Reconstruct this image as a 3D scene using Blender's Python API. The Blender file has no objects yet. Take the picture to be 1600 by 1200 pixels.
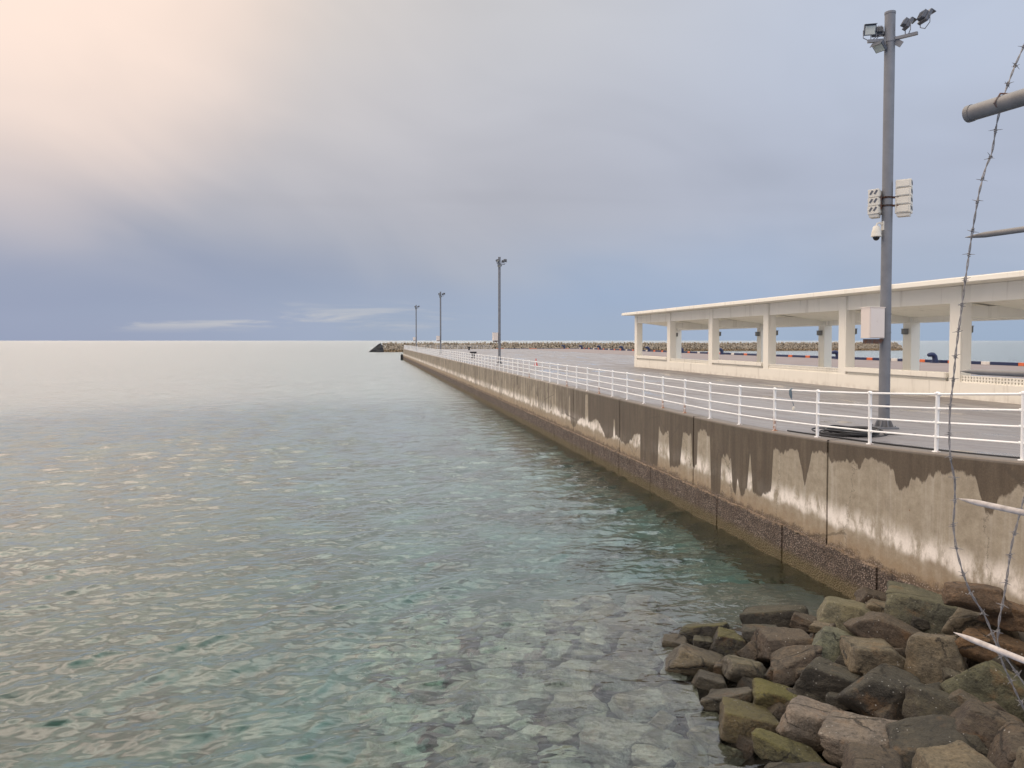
import bpy, math, random
import numpy as np
from mathutils import Vector, Matrix, Euler, noise as mnoise

R = math.radians
random.seed(7)
S = bpy.context.scene
COL = S.collection

# ------------------------------------------------------------------ camera
EYE = 5.6                      # metres above the water
PITCH = R(1.8)
F = 1200.0                     # focal length in pixels of the 1600 px wide photograph
HOR = 532.0
PPY = HOR + F * math.tan(PITCH)
cam = bpy.data.cameras.new('camera')
cam.sensor_width = 36.0
cam.lens = 36.0 * F / 1600.0
cam.shift_y = -(600.0 - PPY) / 1600.0
cam.clip_start = 0.05
cam.clip_end = 60000
cam_o = bpy.data.objects.new('camera', cam)
COL.objects.link(cam_o)
cam_o.location = (0, 0, EYE)
cam_o.rotation_euler = (R(90) - PITCH, 0, 0)
S.camera = cam_o

# ------------------------------------------------------------------ view, sampling
S.view_settings.view_transform = 'Standard'
S.view_settings.look = 'None'
S.view_settings.exposure = 0.0
S.view_settings.gamma = 1.0
cy = S.cycles
cy.use_denoising = True
cy.max_bounces = 8
cy.diffuse_bounces = 3
cy.glossy_bounces = 3
cy.transmission_bounces = 6
cy.transparent_max_bounces = 8
cy.sample_clamp_indirect = 6.0

# ------------------------------------------------------------------ node helpers
def s2l(c):
    return tuple((v / 255 / 12.92) if v / 255 <= 0.04045 else ((v / 255 + 0.055) / 1.055) ** 2.4 for v in c)

class NT:
    """small wrapper that makes node graphs short to write"""
    def __init__(s, tree):
        s.t = tree
        s.n = tree.nodes
        s.l = tree.links
    def put(s, sock, v):
        if v is None:
            return
        if isinstance(v, bpy.types.NodeSocket):
            s.l.new(v, sock)
        elif isinstance(v, (tuple, list)) and sock.type == 'RGBA' and len(v) == 3:
            sock.default_value = (*v, 1)
        else:
            sock.default_value = v
    def math(s, op, a, b=None, c=None, clamp=False):
        n = s.n.new('ShaderNodeMath')
        n.operation = op
        n.use_clamp = clamp
        for k, v in enumerate((a, b, c)):
            s.put(n.inputs[k], v)
        return n.outputs[0]
    def mix(s, f, a, b, blend='MIX'):
        n = s.n.new('ShaderNodeMix')
        n.data_type = 'RGBA'
        n.blend_type = blend
        s.put(n.inputs[0], f)
        s.put(n.inputs[6], a)
        s.put(n.inputs[7], b)
        return n.outputs[2]
    def ramp(s, f, pts, mode='LINEAR'):
        n = s.n.new('ShaderNodeValToRGB')
        n.color_ramp.interpolation = mode
        e = n.color_ramp.elements
        while len(e) < len(pts):
            e.new(0.5)
        for k, (p, c) in enumerate(pts):
            e[k].position = p
            e[k].color = (c, c, c, 1) if isinstance(c, (int, float)) else (*c, 1)
        s.put(n.inputs[0], f)
        return n.outputs[0]
    def step(s, v, lo, hi, a=0.0, b=1.0):
        n = s.n.new('ShaderNodeMapRange')
        n.interpolation_type = 'SMOOTHSTEP'
        for k, q in enumerate((v, lo, hi, a, b)):
            s.put(n.inputs[k], q)
        return n.outputs[0]
    def noise(s, vec, scale, detail=4, rough=0.55, dist=0.0):
        n = s.n.new('ShaderNodeTexNoise')
        s.put(n.inputs['Vector'], vec)
        n.inputs['Scale'].default_value = scale
        n.inputs['Detail'].default_value = detail
        n.inputs['Roughness'].default_value = rough
        n.inputs['Distortion'].default_value = dist
        return n.outputs[0]
    def voro(s, vec, scale, feature='F1', out=0):
        n = s.n.new('ShaderNodeTexVoronoi')
        n.feature = feature
        s.put(n.inputs['Vector'], vec)
        n.inputs['Scale'].default_value = scale
        return n.outputs[out]
    def scale(s, vec, k):
        n = s.n.new('ShaderNodeVectorMath')
        n.operation = 'MULTIPLY'
        s.put(n.inputs[0], vec)
        n.inputs[1].default_value = k
        return n.outputs[0]
    def add(s, vec, k):
        n = s.n.new('ShaderNodeVectorMath')
        n.operation = 'ADD'
        s.put(n.inputs[0], vec)
        s.put(n.inputs[1], k)
        return n.outputs[0]
    def sep(s, vec):
        n = s.n.new('ShaderNodeSeparateXYZ')
        s.put(n.inputs[0], vec)
        return n.outputs
    def comb(s, x, y, z):
        n = s.n.new('ShaderNodeCombineXYZ')
        for k, v in enumerate((x, y, z)):
            s.put(n.inputs[k], v)
        return n.outputs[0]
    def coord(s, out='Object'):
        return s.n.new('ShaderNodeTexCoord').outputs[out]
    def geo(s, out='Position'):
        return s.n.new('ShaderNodeNewGeometry').outputs[out]
    def attr(s, name, out='Fac', kind='GEOMETRY'):
        n = s.n.new('ShaderNodeAttribute')
        n.attribute_type = kind
        n.attribute_name = name
        return n.outputs[out]
    def bump(s, h, strength=0.3, dist=0.02, normal=None):
        n = s.n.new('ShaderNodeBump')
        n.inputs['Strength'].default_value = strength
        n.inputs['Distance'].default_value = dist
        s.put(n.inputs['Height'], h)
        if normal is not None:
            s.put(n.inputs['Normal'], normal)
        return n.outputs[0]

def new_mat(name):
    m = bpy.data.materials.new(name)
    m.use_nodes = True
    m.node_tree.nodes.clear()
    t = NT(m.node_tree)
    out = t.n.new('ShaderNodeOutputMaterial')
    return m, t, out

def principled(t, out, col, rough=0.6, normal=None, metal=0.0, spec=0.5):
    b = t.n.new('ShaderNodeBsdfPrincipled')
    t.put(b.inputs['Base Color'], col)
    t.put(b.inputs['Roughness'], rough)
    t.put(b.inputs['Metallic'], metal)
    b.inputs['Specular IOR Level'].default_value = spec
    if normal is not None:
        t.put(b.inputs['Normal'], normal)
    t.l.new(b.outputs[0], out.inputs[0])
    return b

# ------------------------------------------------------------------ sky and sun
SUN_AZ, SUN_EL = R(-33), R(32)
W = bpy.data.worlds.new('World')
S.world = W
W.use_nodes = True
W.node_tree.nodes.clear()
w = NT(W.node_tree)
wo = w.n.new('ShaderNodeOutputWorld')
bg = w.n.new('ShaderNodeBackground')
w.l.new(bg.outputs[0], wo.inputs[0])
d = w.coord('Generated')
dx, dy, dz = w.sep(d)
az = w.math('MULTIPLY', w.math('ARCTAN2', dx, dy), 180 / math.pi)
el = w.math('MULTIPLY', w.math('ARCSINE', dz), 180 / math.pi)
# cloud deck position: the layer as seen from below, so clouds shorten towards the horizon
zc = w.math('MAXIMUM', dz, 0.03)
cp = w.comb(w.math('DIVIDE', dx, zc), w.math('DIVIDE', dy, zc), 0.0)
big = w.noise(w.scale(cp, (0.30, 0.42, 1)), 1.0, 3, 0.5, 0.3)
soft = w.noise(w.comb(w.math('MULTIPLY', az, 0.05), w.math('MULTIPLY_ADD', az, 0.02, w.math('MULTIPLY', el, 0.10)), 3.1), 1.0, 3, 0.5, 0.8)
el_w = w.math('ADD', el, w.math('MULTIPLY', w.math('SUBTRACT', soft, 0.5), 4.5))
e01 = w.math('DIVIDE', el_w, 60.0, clamp=True)
def er(pts):
    return w.ramp(e01, [(p / 60.0, s2l(c)) for p, c in pts], 'B_SPLINE')
left = er([(0, (134, 153, 186)), (2.0, (134, 151, 184)), (4.5, (136, 150, 180)), (8, (164, 166, 180)), (12, (192, 187, 189)),
           (16, (214, 203, 196)), (22, (240, 222, 204)), (34, (247, 224, 206)), (60, (222, 214, 204))])
mid = er([(0, (158, 176, 200)), (2.5, (154, 170, 198)), (5, (167, 174, 190)), (9, (177, 178, 188)), (14, (184, 184, 192)),
          (20, (201, 201, 206)), (30, (214, 210, 206)), (60, (214, 212, 208))])
right = er([(0, (160, 180, 206)), (3, (166, 181, 206)), (6, (180, 189, 208)), (10, (181, 189, 209)), (15, (186, 194, 212)),
            (22, (190, 200, 219)), (34, (196, 202, 216)), (60, (208, 210, 210))])
base = w.mix(w.step(az, -34.0, 2.0), left, mid)
base = w.mix(w.step(az, -6.0, 30.0), base, right)
# soft lighter and darker cloud masses
base = w.mix(w.step(el, 3.0, 15.0), base, w.mix(1.0, base, w.ramp(big, [(0.30, 0.91), (0.5, 1.0), (0.72, 1.07)], 'B_SPLINE'), 'MULTIPLY'))
base = w.mix(1.0, base, w.ramp(soft, [(0.3, 0.95), (0.5, 1.0), (0.7, 1.04)]), 'MULTIPLY')
# thin pale streaks of cloud just over the horizon
st = w.noise(w.comb(w.math('MULTIPLY', az, 0.11), w.math('MULTIPLY', el, 0.95), 8.3), 1.0, 5, 0.6, 0.4)
stm = w.math('MULTIPLY', w.step(st, 0.50, 0.68), w.math('MULTIPLY', w.step(el, 0.4, 1.3), w.step(el, 3.2, 1.7)))
stm = w.math('MULTIPLY', stm, w.math('MULTIPLY', w.step(az, -33.0, -24.0), w.step(az, 2.0, -10.0)))
base = w.mix(w.math('MULTIPLY', stm, 0.75), base, s2l((190, 193, 200)))
# slate bank of cloud above them on the left
bk = w.math('MULTIPLY', w.step(el_w, 2.0, 3.6), w.step(el_w, 7.5, 4.4))
bk = w.math('MULTIPLY', bk, w.step(az, 0.0, -24.0))
base = w.mix(w.math('MULTIPLY', bk, 0.22), base, s2l((126, 140, 176)))
# clearer blue patch low over the quay
bp = w.math('MULTIPLY', w.math('MULTIPLY', w.step(az, -6.0, 9.0), w.step(az, 27.0, 14.0)), w.math('MULTIPLY', w.step(el_w, 0.5, 3.5), w.step(el_w, 9.5, 5.0)))
base = w.mix(w.math('MULTIPLY', bp, 0.32), base, s2l((144, 172, 210)))
# veiled sun: warm glow in the cloud
gd = w.n.new('ShaderNodeVectorMath')
gd.operation = 'DOT_PRODUCT'
w.l.new(d, gd.inputs[0])
gaz, gel = R(-34), R(25)
gd.inputs[1].default_value = (math.sin(gaz) * math.cos(gel), math.cos(gaz) * math.cos(gel), math.sin(gel))
gl = w.step(w.math('ADD', gd.outputs['Value'], w.math('MULTIPLY', w.math('SUBTRACT', soft, 0.5), 0.03)), 0.935, 1.0)
base = w.mix(w.math('MULTIPLY', gl, 0.75), base, (1.06, 0.83, 0.71))
sky = w.n.new('ShaderNodeTexSky')
sky.sky_type = 'NISHITA'
sky.sun_disc = False
sky.sun_elevation = SUN_EL
sky.sun_rotation = SUN_AZ
clear = w.mix(1.0, sky.outputs[0], (0.08, 0.08, 0.08), 'MULTIPLY')
# unseen sky overhead, front left and behind, brightened to light the quay and water
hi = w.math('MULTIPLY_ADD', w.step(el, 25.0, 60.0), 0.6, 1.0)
front_boost = w.math('MULTIPLY', w.step(el, 23.0, 38.0), w.step(el, 75.0, 50.0))
front_boost = w.math('MULTIPLY', front_boost, w.math('MULTIPLY', w.step(az, 50.0, -20.0), w.step(az, -110.0, -60.0)))
hi = w.math('MULTIPLY_ADD', front_boost, 3.7, hi)
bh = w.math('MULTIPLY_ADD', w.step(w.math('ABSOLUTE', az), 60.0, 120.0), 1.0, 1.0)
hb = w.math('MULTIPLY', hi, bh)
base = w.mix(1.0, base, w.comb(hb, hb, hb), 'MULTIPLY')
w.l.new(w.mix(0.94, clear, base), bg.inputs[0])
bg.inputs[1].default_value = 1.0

sun = bpy.data.lights.new('sun', 'SUN')
sun.energy = 0.6
sun.angle = R(130)
sun.color = (1.0, 0.91, 0.8)
sun_o = bpy.data.objects.new('sun', sun)
COL.objects.link(sun_o)
sd = Vector((math.sin(SUN_AZ) * math.cos(SUN_EL), math.cos(SUN_AZ) * math.cos(SUN_EL), math.sin(SUN_EL)))
sun_o.rotation_euler = (-sd).to_track_quat('-Z', 'Y').to_euler()
sun_o.location = (-30, 40, 60)

# ------------------------------------------------------------------ mesh helpers
class MB:
    """collects vertices and faces of one mesh object"""
    def __init__(s):
        s.v, s.f, s.mi = [], [], []
    def add(s, vs, fs, mi=0):
        o = len(s.v)
        s.v += [tuple(p) for p in vs]
        s.f += [tuple(i + o for i in f) for f in fs]
        s.mi += [mi] * len(fs)
    def hexa(s, p, mi=0):            # eight corners: bottom ring then top ring, anticlockwise from above
        s.add(p, [(3, 2, 1, 0), (4, 5, 6, 7), (0, 1, 5, 4), (1, 2, 6, 5), (2, 3, 7, 6), (3, 0, 4, 7)], mi)
    def box(s, c, size, rot=None, mi=0, taper=1.0):
        hx, hy, hz = size[0] / 2, size[1] / 2, size[2] / 2
        p = []
        for z, k in ((-hz, 1.0), (hz, taper)):
            for x, y in ((-hx, -hy), (hx, -hy), (hx, hy), (-hx, hy)):
                q = Vector((x * k, y * k, z))
                if rot is not None:
                    q = rot @ q
                p.append(q + Vector(c))
        s.hexa(p, mi)
    def tube(s, path, rad, n=10, mi=0, caps=True, closed=False):
        path = [Vector(p) for p in path]
        m = len(path)
        rad = rad if isinstance(rad, (list, tuple)) else [rad] * m
        vs, fs = [], []
        up = None
        for i, p in enumerate(path):
            if closed:
                t = path[(i + 1) % m] - path[i - 1]
            else:
                t = path[min(i + 1, m - 1)] - path[max(i - 1, 0)]
            t.normalize()
            if up is None:
                up = t.orthogonal().normalized()
            up = (up - t * up.dot(t))
            up = up.normalized() if up.length > 1e-6 else t.orthogonal().normalized()
            b = t.cross(up)
            for k in range(n):
                a = 2 * math.pi * k / n
                vs.append(p + (up * math.cos(a) + b * math.sin(a)) * rad[i])
        for i in range(m if closed else m - 1):
            j = (i + 1) % m
            for k in range(n):
                fs.append((i * n + k, i * n + (k + 1) % n, j * n + (k + 1) % n, j * n + k))
        if caps and not closed:
            fs.append(tuple(range(n - 1, -1, -1)))
            fs.append(tuple((m - 1) * n + k for k in range(n)))
        s.add(vs, fs, mi)
    def lathe(s, c, prof, n=20, mi=0, rot=None):
        vs, fs = [], []
        for r, z in prof:
            for k in range(n):
                a = 2 * math.pi * k / n
                q = Vector((r * math.cos(a), r * math.sin(a), z))
                if rot is not None:
                    q = rot @ q
                vs.append(q + Vector(c))
        m = len(prof)
        for i in range(m - 1):
            for k in range(n):
                fs.append((i * n + k, i * n + (k + 1) % n, (i + 1) * n + (k + 1) % n, (i + 1) * n + k))
        fs.append(tuple(range(n - 1, -1, -1)))
        fs.append(tuple((m - 1) * n + k for k in range(n)))
        s.add(vs, fs, mi)
    def build(s, name, mat, parent=None, smooth=False, bevel=0.0, origin=None):
        me = bpy.data.meshes.new(name)
        base_ = Vector((0, 0, 0))
        q_ = parent
        while q_ is not None:
            base_ = base_ + q_.location
            q_ = q_.parent
        o_ = Vector(origin) if origin is not None else base_
        me.from_pydata([tuple(Vector(p) - o_) for p in s.v], [], s.f)
        for mm in (mat if isinstance(mat, (list, tuple)) else [mat]):
            me.materials.append(mm)
        for p, i in zip(me.polygons, s.mi):
            p.material_index = i
            p.use_smooth = smooth
        me.update()
        ob = bpy.data.objects.new(name, me)
        COL.objects.link(ob)
        if parent is not None:
            ob.parent = parent
            ob.location = o_ - base_
        else:
            ob.location = o_
        if bevel > 0:
            b = ob.modifiers.new('bevel', 'BEVEL')
            b.width = bevel
            b.segments = 2
            b.limit_method = 'ANGLE'
        if smooth:
            try:
                me.set_sharp_from_angle(angle=R(38))
            except Exception:
                pass
        return ob

def tag(o, label=None, cat=None, group=None, kind=None):
    if label: o['label'] = label
    if cat: o['category'] = cat
    if group: o['group'] = group
    if kind: o['kind'] = kind
    return o

def empty(name, loc, label, cat, group=None):
    o = bpy.data.objects.new(name, None)
    o.empty_display_size = 0.3
    COL.objects.link(o)
    o.location = loc
    return tag(o, label, cat, group)

def copy_tree(o, parent=None):
    c = o.copy()
    COL.objects.link(c)
    c.parent = parent
    for ch in o.children:
        copy_tree(ch, c)
    return c

def np_mesh(name, verts, quads, mat, attrs=None, smooth=True):
    me = bpy.data.meshes.new(name)
    nv, nf = len(verts), len(quads)
    me.vertices.add(nv)
    me.vertices.foreach_set('co', verts.astype(np.float32).ravel())
    me.loops.add(nf * 4)
    me.loops.foreach_set('vertex_index', quads.astype(np.int32).ravel())
    me.polygons.add(nf)
    me.polygons.foreach_set('loop_start', np.arange(0, nf * 4, 4, dtype=np.int32))
    me.polygons.foreach_set('loop_total', np.full(nf, 4, dtype=np.int32))
    me.polygons.foreach_set('use_smooth', np.full(nf, smooth, dtype=bool))
    me.update(calc_edges=True)
    for k, a in (attrs or {}).items():
        at = me.attributes.new(k, 'FLOAT', 'POINT')
        at.data.foreach_set('value', a.astype(np.float32).ravel())
    me.materials.append(mat)
    o = bpy.data.objects.new(name, me)
    COL.objects.link(o)
    return o

def grid_quads(nr, nc):
    i = np.arange(nr - 1)[:, None] * nc + np.arange(nc - 1)[None, :]
    return np.stack([i, i + 1, i + nc + 1, i + nc], -1).reshape(-1, 4)

# ------------------------------------------------------------------ layout frame of the quay
# s runs along the sea wall away from the viewer, t inland from its face
TAN = 0.1892
TH = math.atan(TAN)
U = Vector((-math.sin(TH), math.cos(TH), 0))
N = Vector((math.cos(TH), math.sin(TH), 0))
P0 = Vector((10.54, 0, 0))
def Q(s, t, z):
    return P0 + U * s + N * t + Vector((0, 0, z))
DECK = EYE - 2.48
S_END = 222.0 / math.cos(TH)
T_END = 52.4
def deck_z(s):
    k = min(14.0, max(0.0, 25.0 - s * math.cos(TH)))
    return DECK + 0.0031 * k * k
def ray(px, py):
    u, v = (px - 800) / F, (py - PPY) / F
    c, s_ = math.cos(PITCH), math.sin(PITCH)
    return Vector((u, c - v * s_, -s_ - v * c))
def on_wall(px, py, t=0.0):
    r = ray(px, py)
    k = t - (Vector((0, 0, 0)) - P0).dot(N)
    k = k / r.dot(N)
    p = Vector((0, 0, EYE)) + r * k
    return (p - P0).dot(U), p.z
def at_depth(px, py, y):
    r = ray(px, py)
    return Vector((0, 0, EYE)) + r * (y / r.y)
def at_z(px, py, z):
    r = ray(px, py)
    return Vector((0, 0, EYE)) + r * ((z - EYE) / r.z)
QR = Matrix.Rotation(TH, 3, 'Z')          # local x = inland, local y = along the quay
def qbox(mb, s0, s1, t0, t1, z0, z1, mi=0):
    mb.hexa([Q(s0, t0, z0), Q(s0, t1, z0), Q(s1, t1, z0), Q(s1, t0, z0),
             Q(s0, t0, z1), Q(s0, t1, z1), Q(s1, t1, z1), Q(s1, t0, z1)], mi)

# ------------------------------------------------------------------ materials
def mat_plain(name, col, rough=0.5, metal=0.0, var=0.12, scale=6.0, bump=0.0, spec=0.5):
    m, t, out = new_mat(name)
    p = t.coord()
    n = t.noise(p, scale, 5, 0.6)
    c = t.mix(1.0, col, t.ramp(n, [(0.3, 1 - var), (0.7, 1 + var)]), 'MULTIPLY')
    nb = t.bump(t.noise(p, scale * 6, 3), bump, 0.01) if bump else None
    principled(t, out, c, t.math('MULTIPLY_ADD', n, 0.15, rough - 0.07), nb, metal, spec)
    return m

M = {}
M['white_paint'] = mat_plain('white_paint', (0.80, 0.79, 0.77), 0.4, 0, 0.05)
M['galv'] = mat_plain('galvanised_steel', (0.175, 0.178, 0.19), 0.5, 0.2, 0.12, 3.0)
M['galv_dark'] = mat_plain('dark_steel', (0.10, 0.105, 0.12), 0.5, 0.3, 0.1)
M['black'] = mat_plain('black_rubber', (0.012, 0.012, 0.014), 0.6, 0, 0.2)
M['navy'] = mat_plain('navy_paint', (0.012, 0.022, 0.075), 0.45, 0, 0.2)
M['orange'] = mat_plain('orange_paint', (0.62, 0.14, 0.05), 0.6, 0, 0.2)
M['white_mark'] = mat_plain('white_marking', (0.65, 0.62, 0.58), 0.6, 0, 0.15)
M['cone_red'] = mat_plain('cone_red', (0.55, 0.03, 0.02), 0.5)
M['lens'] = mat_plain('lamp_lens', (0.55, 0.54, 0.46), 0.25)
M['glass_dark'] = mat_plain('smoked_dome', (0.01, 0.01, 0.012), 0.08)
M['lamp_grey'] = mat_plain('lantern_grey', (0.18, 0.18, 0.17), 0.5)
M['strap'] = mat_plain('blue_grey_strap', (0.12, 0.16, 0.19), 0.7)
M['casing'] = mat_plain('ivory_casing', (0.62, 0.58, 0.50), 0.5, 0, 0.08)
M['spike'] = mat_plain('weathered_spike', (0.40, 0.355, 0.32), 0.6, 0.0, 0.35, 30.0)
M['pipe'] = mat_plain('fence_pipe', (0.16, 0.15, 0.14), 0.5, 0.1, 0.25, 14.0)
M['wire'] = mat_plain('wire_zinc', (0.19, 0.175, 0.165), 0.6, 0.1, 0.4, 60.0)
M['foam'] = mat_plain('surf_foam', (0.5, 0.52, 0.53), 0.8)

def rust_mix(name, base, rust, lo, hi, axis_scale, z_fade=None):
    m, t, out = new_mat(name)
    p = t.coord()
    n = t.noise(p, axis_scale, 6, 0.65)
    f = t.step(n, lo, hi)
    if z_fade:
        z = t.sep(p)[2]
        f = t.math('MULTIPLY', f, t.step(z, z_fade[1], z_fade[0]))
    c = t.mix(f, base, t.mix(t.noise(p, axis_scale * 3, 4), rust, tuple(v * 0.45 for v in rust)))
    principled(t, out, c, t.math('MULTIPLY_ADD', f, 0.35, 0.42), t.bump(n, 0.1, 0.01))
    return m
M['cabinet'] = rust_mix('cabinet_paint', (0.70, 0.61, 0.54), (0.30, 0.11, 0.04), 0.62, 0.72, 4.0, (-0.2, 0.35))
M['rust'] = rust_mix('rusty_steel', (0.075, 0.06, 0.055), (0.17, 0.065, 0.03), 0.35, 0.6, 9.0)
M['post_rusty'] = rust_mix('railing_rusty', (0.80, 0.79, 0.77), (0.45, 0.20, 0.09), 0.30, 0.55, 9.0, (0.12, 0.42))
M['post'] = rust_mix('railing_white', (0.80, 0.79, 0.77), (0.42, 0.25, 0.15), 0.50, 0.66, 7.0, (0.0, 0.16))

def mat_cream():
    m, t, out = new_mat('cream_painted_concrete')
    p = t.geo()
    n = t.noise(p, 0.7, 5, 0.6)
    streak = t.noise(t.scale(p, (1.6, 1.6, 0.12)), 1.5, 5, 0.65)
    c = t.mix(t.ramp(n, [(0.35, 0.0), (0.7, 1.0)]), (0.85, 0.815, 0.72), (0.81, 0.775, 0.68))
    c = t.mix(t.math('MULTIPLY', t.step(streak, 0.54, 0.72), 0.38), c, (0.42, 0.38, 0.30))
    zz = t.sep(p)[2]
    dirt = t.math('MULTIPLY', t.step(zz, DECK + 0.35, DECK), t.step(t.noise(p, 2.2, 5), 0.35, 0.7))
    c = t.mix(t.math('MULTIPLY', dirt, 0.35), c, (0.36, 0.30, 0.24))
    principled(t, out, c, 0.65, t.bump(t.noise(p, 40, 4), 0.12, 0.01))
    return m
M['cream'] = mat_cream()

def mat_deck():
    m, t, out = new_mat('worn_asphalt')
    p = t.geo()
    # run the wear along the quay
    mp = t.n.new('ShaderNodeMapping')
    mp.inputs['Rotation'].default_value = (0, 0, -TH)
    t.put(mp.inputs['Vector'], p)
    q = mp.outputs[0]
    n1 = t.noise(t.scale(q, (0.16, 0.05, 1)), 1.0, 5, 0.6, 0.5)
    n2 = t.noise(t.scale(q, (1.0, 0.22, 1)), 1.0, 6, 0.65, 0.4)
    n3 = t.noise(q, 9.0, 6, 0.7)
    c = t.mix(t.ramp(n1, [(0.35, 0), (0.65, 1)]), (0.165, 0.145, 0.138), (0.205, 0.195, 0.195))
    c = t.mix(t.math('MULTIPLY', t.step(n2, 0.5, 0.72), 0.5), c, (0.105, 0.09, 0.084))
    c = t.mix(t.math('MULTIPLY', t.step(n2, 0.42, 0.28), 0.35), c, (0.25, 0.24, 0.24))
    c = t.mix(1.0, c, t.ramp(n3, [(0.25, 0.84), (0.75, 1.14)]), 'MULTIPLY')
    # tar filled joints between the bays
    sx, sy, _ = t.sep(q)
    j1 = t.math('ABSOLUTE', t.math('SUBTRACT', t.math('FRACT', t.math('DIVIDE', sx, 5.0)), 0.5))
    j2 = t.math('ABSOLUTE', t.math('SUBTRACT', t.math('FRACT', t.math('DIVIDE', sy, 7.3)), 0.5))
    jm = t.math('MAXIMUM', t.step(j1, 0.006, 0.002), t.step(j2, 0.004, 0.0015))
    c = t.mix(t.math('MULTIPLY', jm, 0.75), c, (0.07, 0.062, 0.058))
    r = t.ramp(n2, [(0.32, 0.28), (0.6, 0.62)])
    # shallow puddles left by the rain
    pd = t.step(t.noise(t.scale(q, (0.5, 0.16, 1)), 1.0, 4, 0.55, 0.6), 0.575, 0.63)
    c = t.mix(t.math('MULTIPLY', pd, 0.5), c, (0.075, 0.068, 0.065))
    r = t.math('MULTIPLY', r, t.math('MULTIPLY_ADD', pd, -0.7, 1.0))
    principled(t, out, c, r, t.bump(n3, 0.25, 0.01))
    return m
M['deck'] = mat_deck()

def mat_paving():
    m, t, out = new_mat('reddish_paving')
    p = t.geo()
    n = t.noise(t.scale(p, (0.3, 0.3, 1)), 1.0, 5, 0.6)
    c = t.mix(t.ramp(n, [(0.35, 0), (0.65, 1)]), (0.19, 0.145, 0.13), (0.22, 0.185, 0.175))
    principled(t, out, c, 0.7, t.bump(t.noise(p, 8, 4), 0.2, 0.01))
    return m
M['paving'] = mat_paving()

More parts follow.
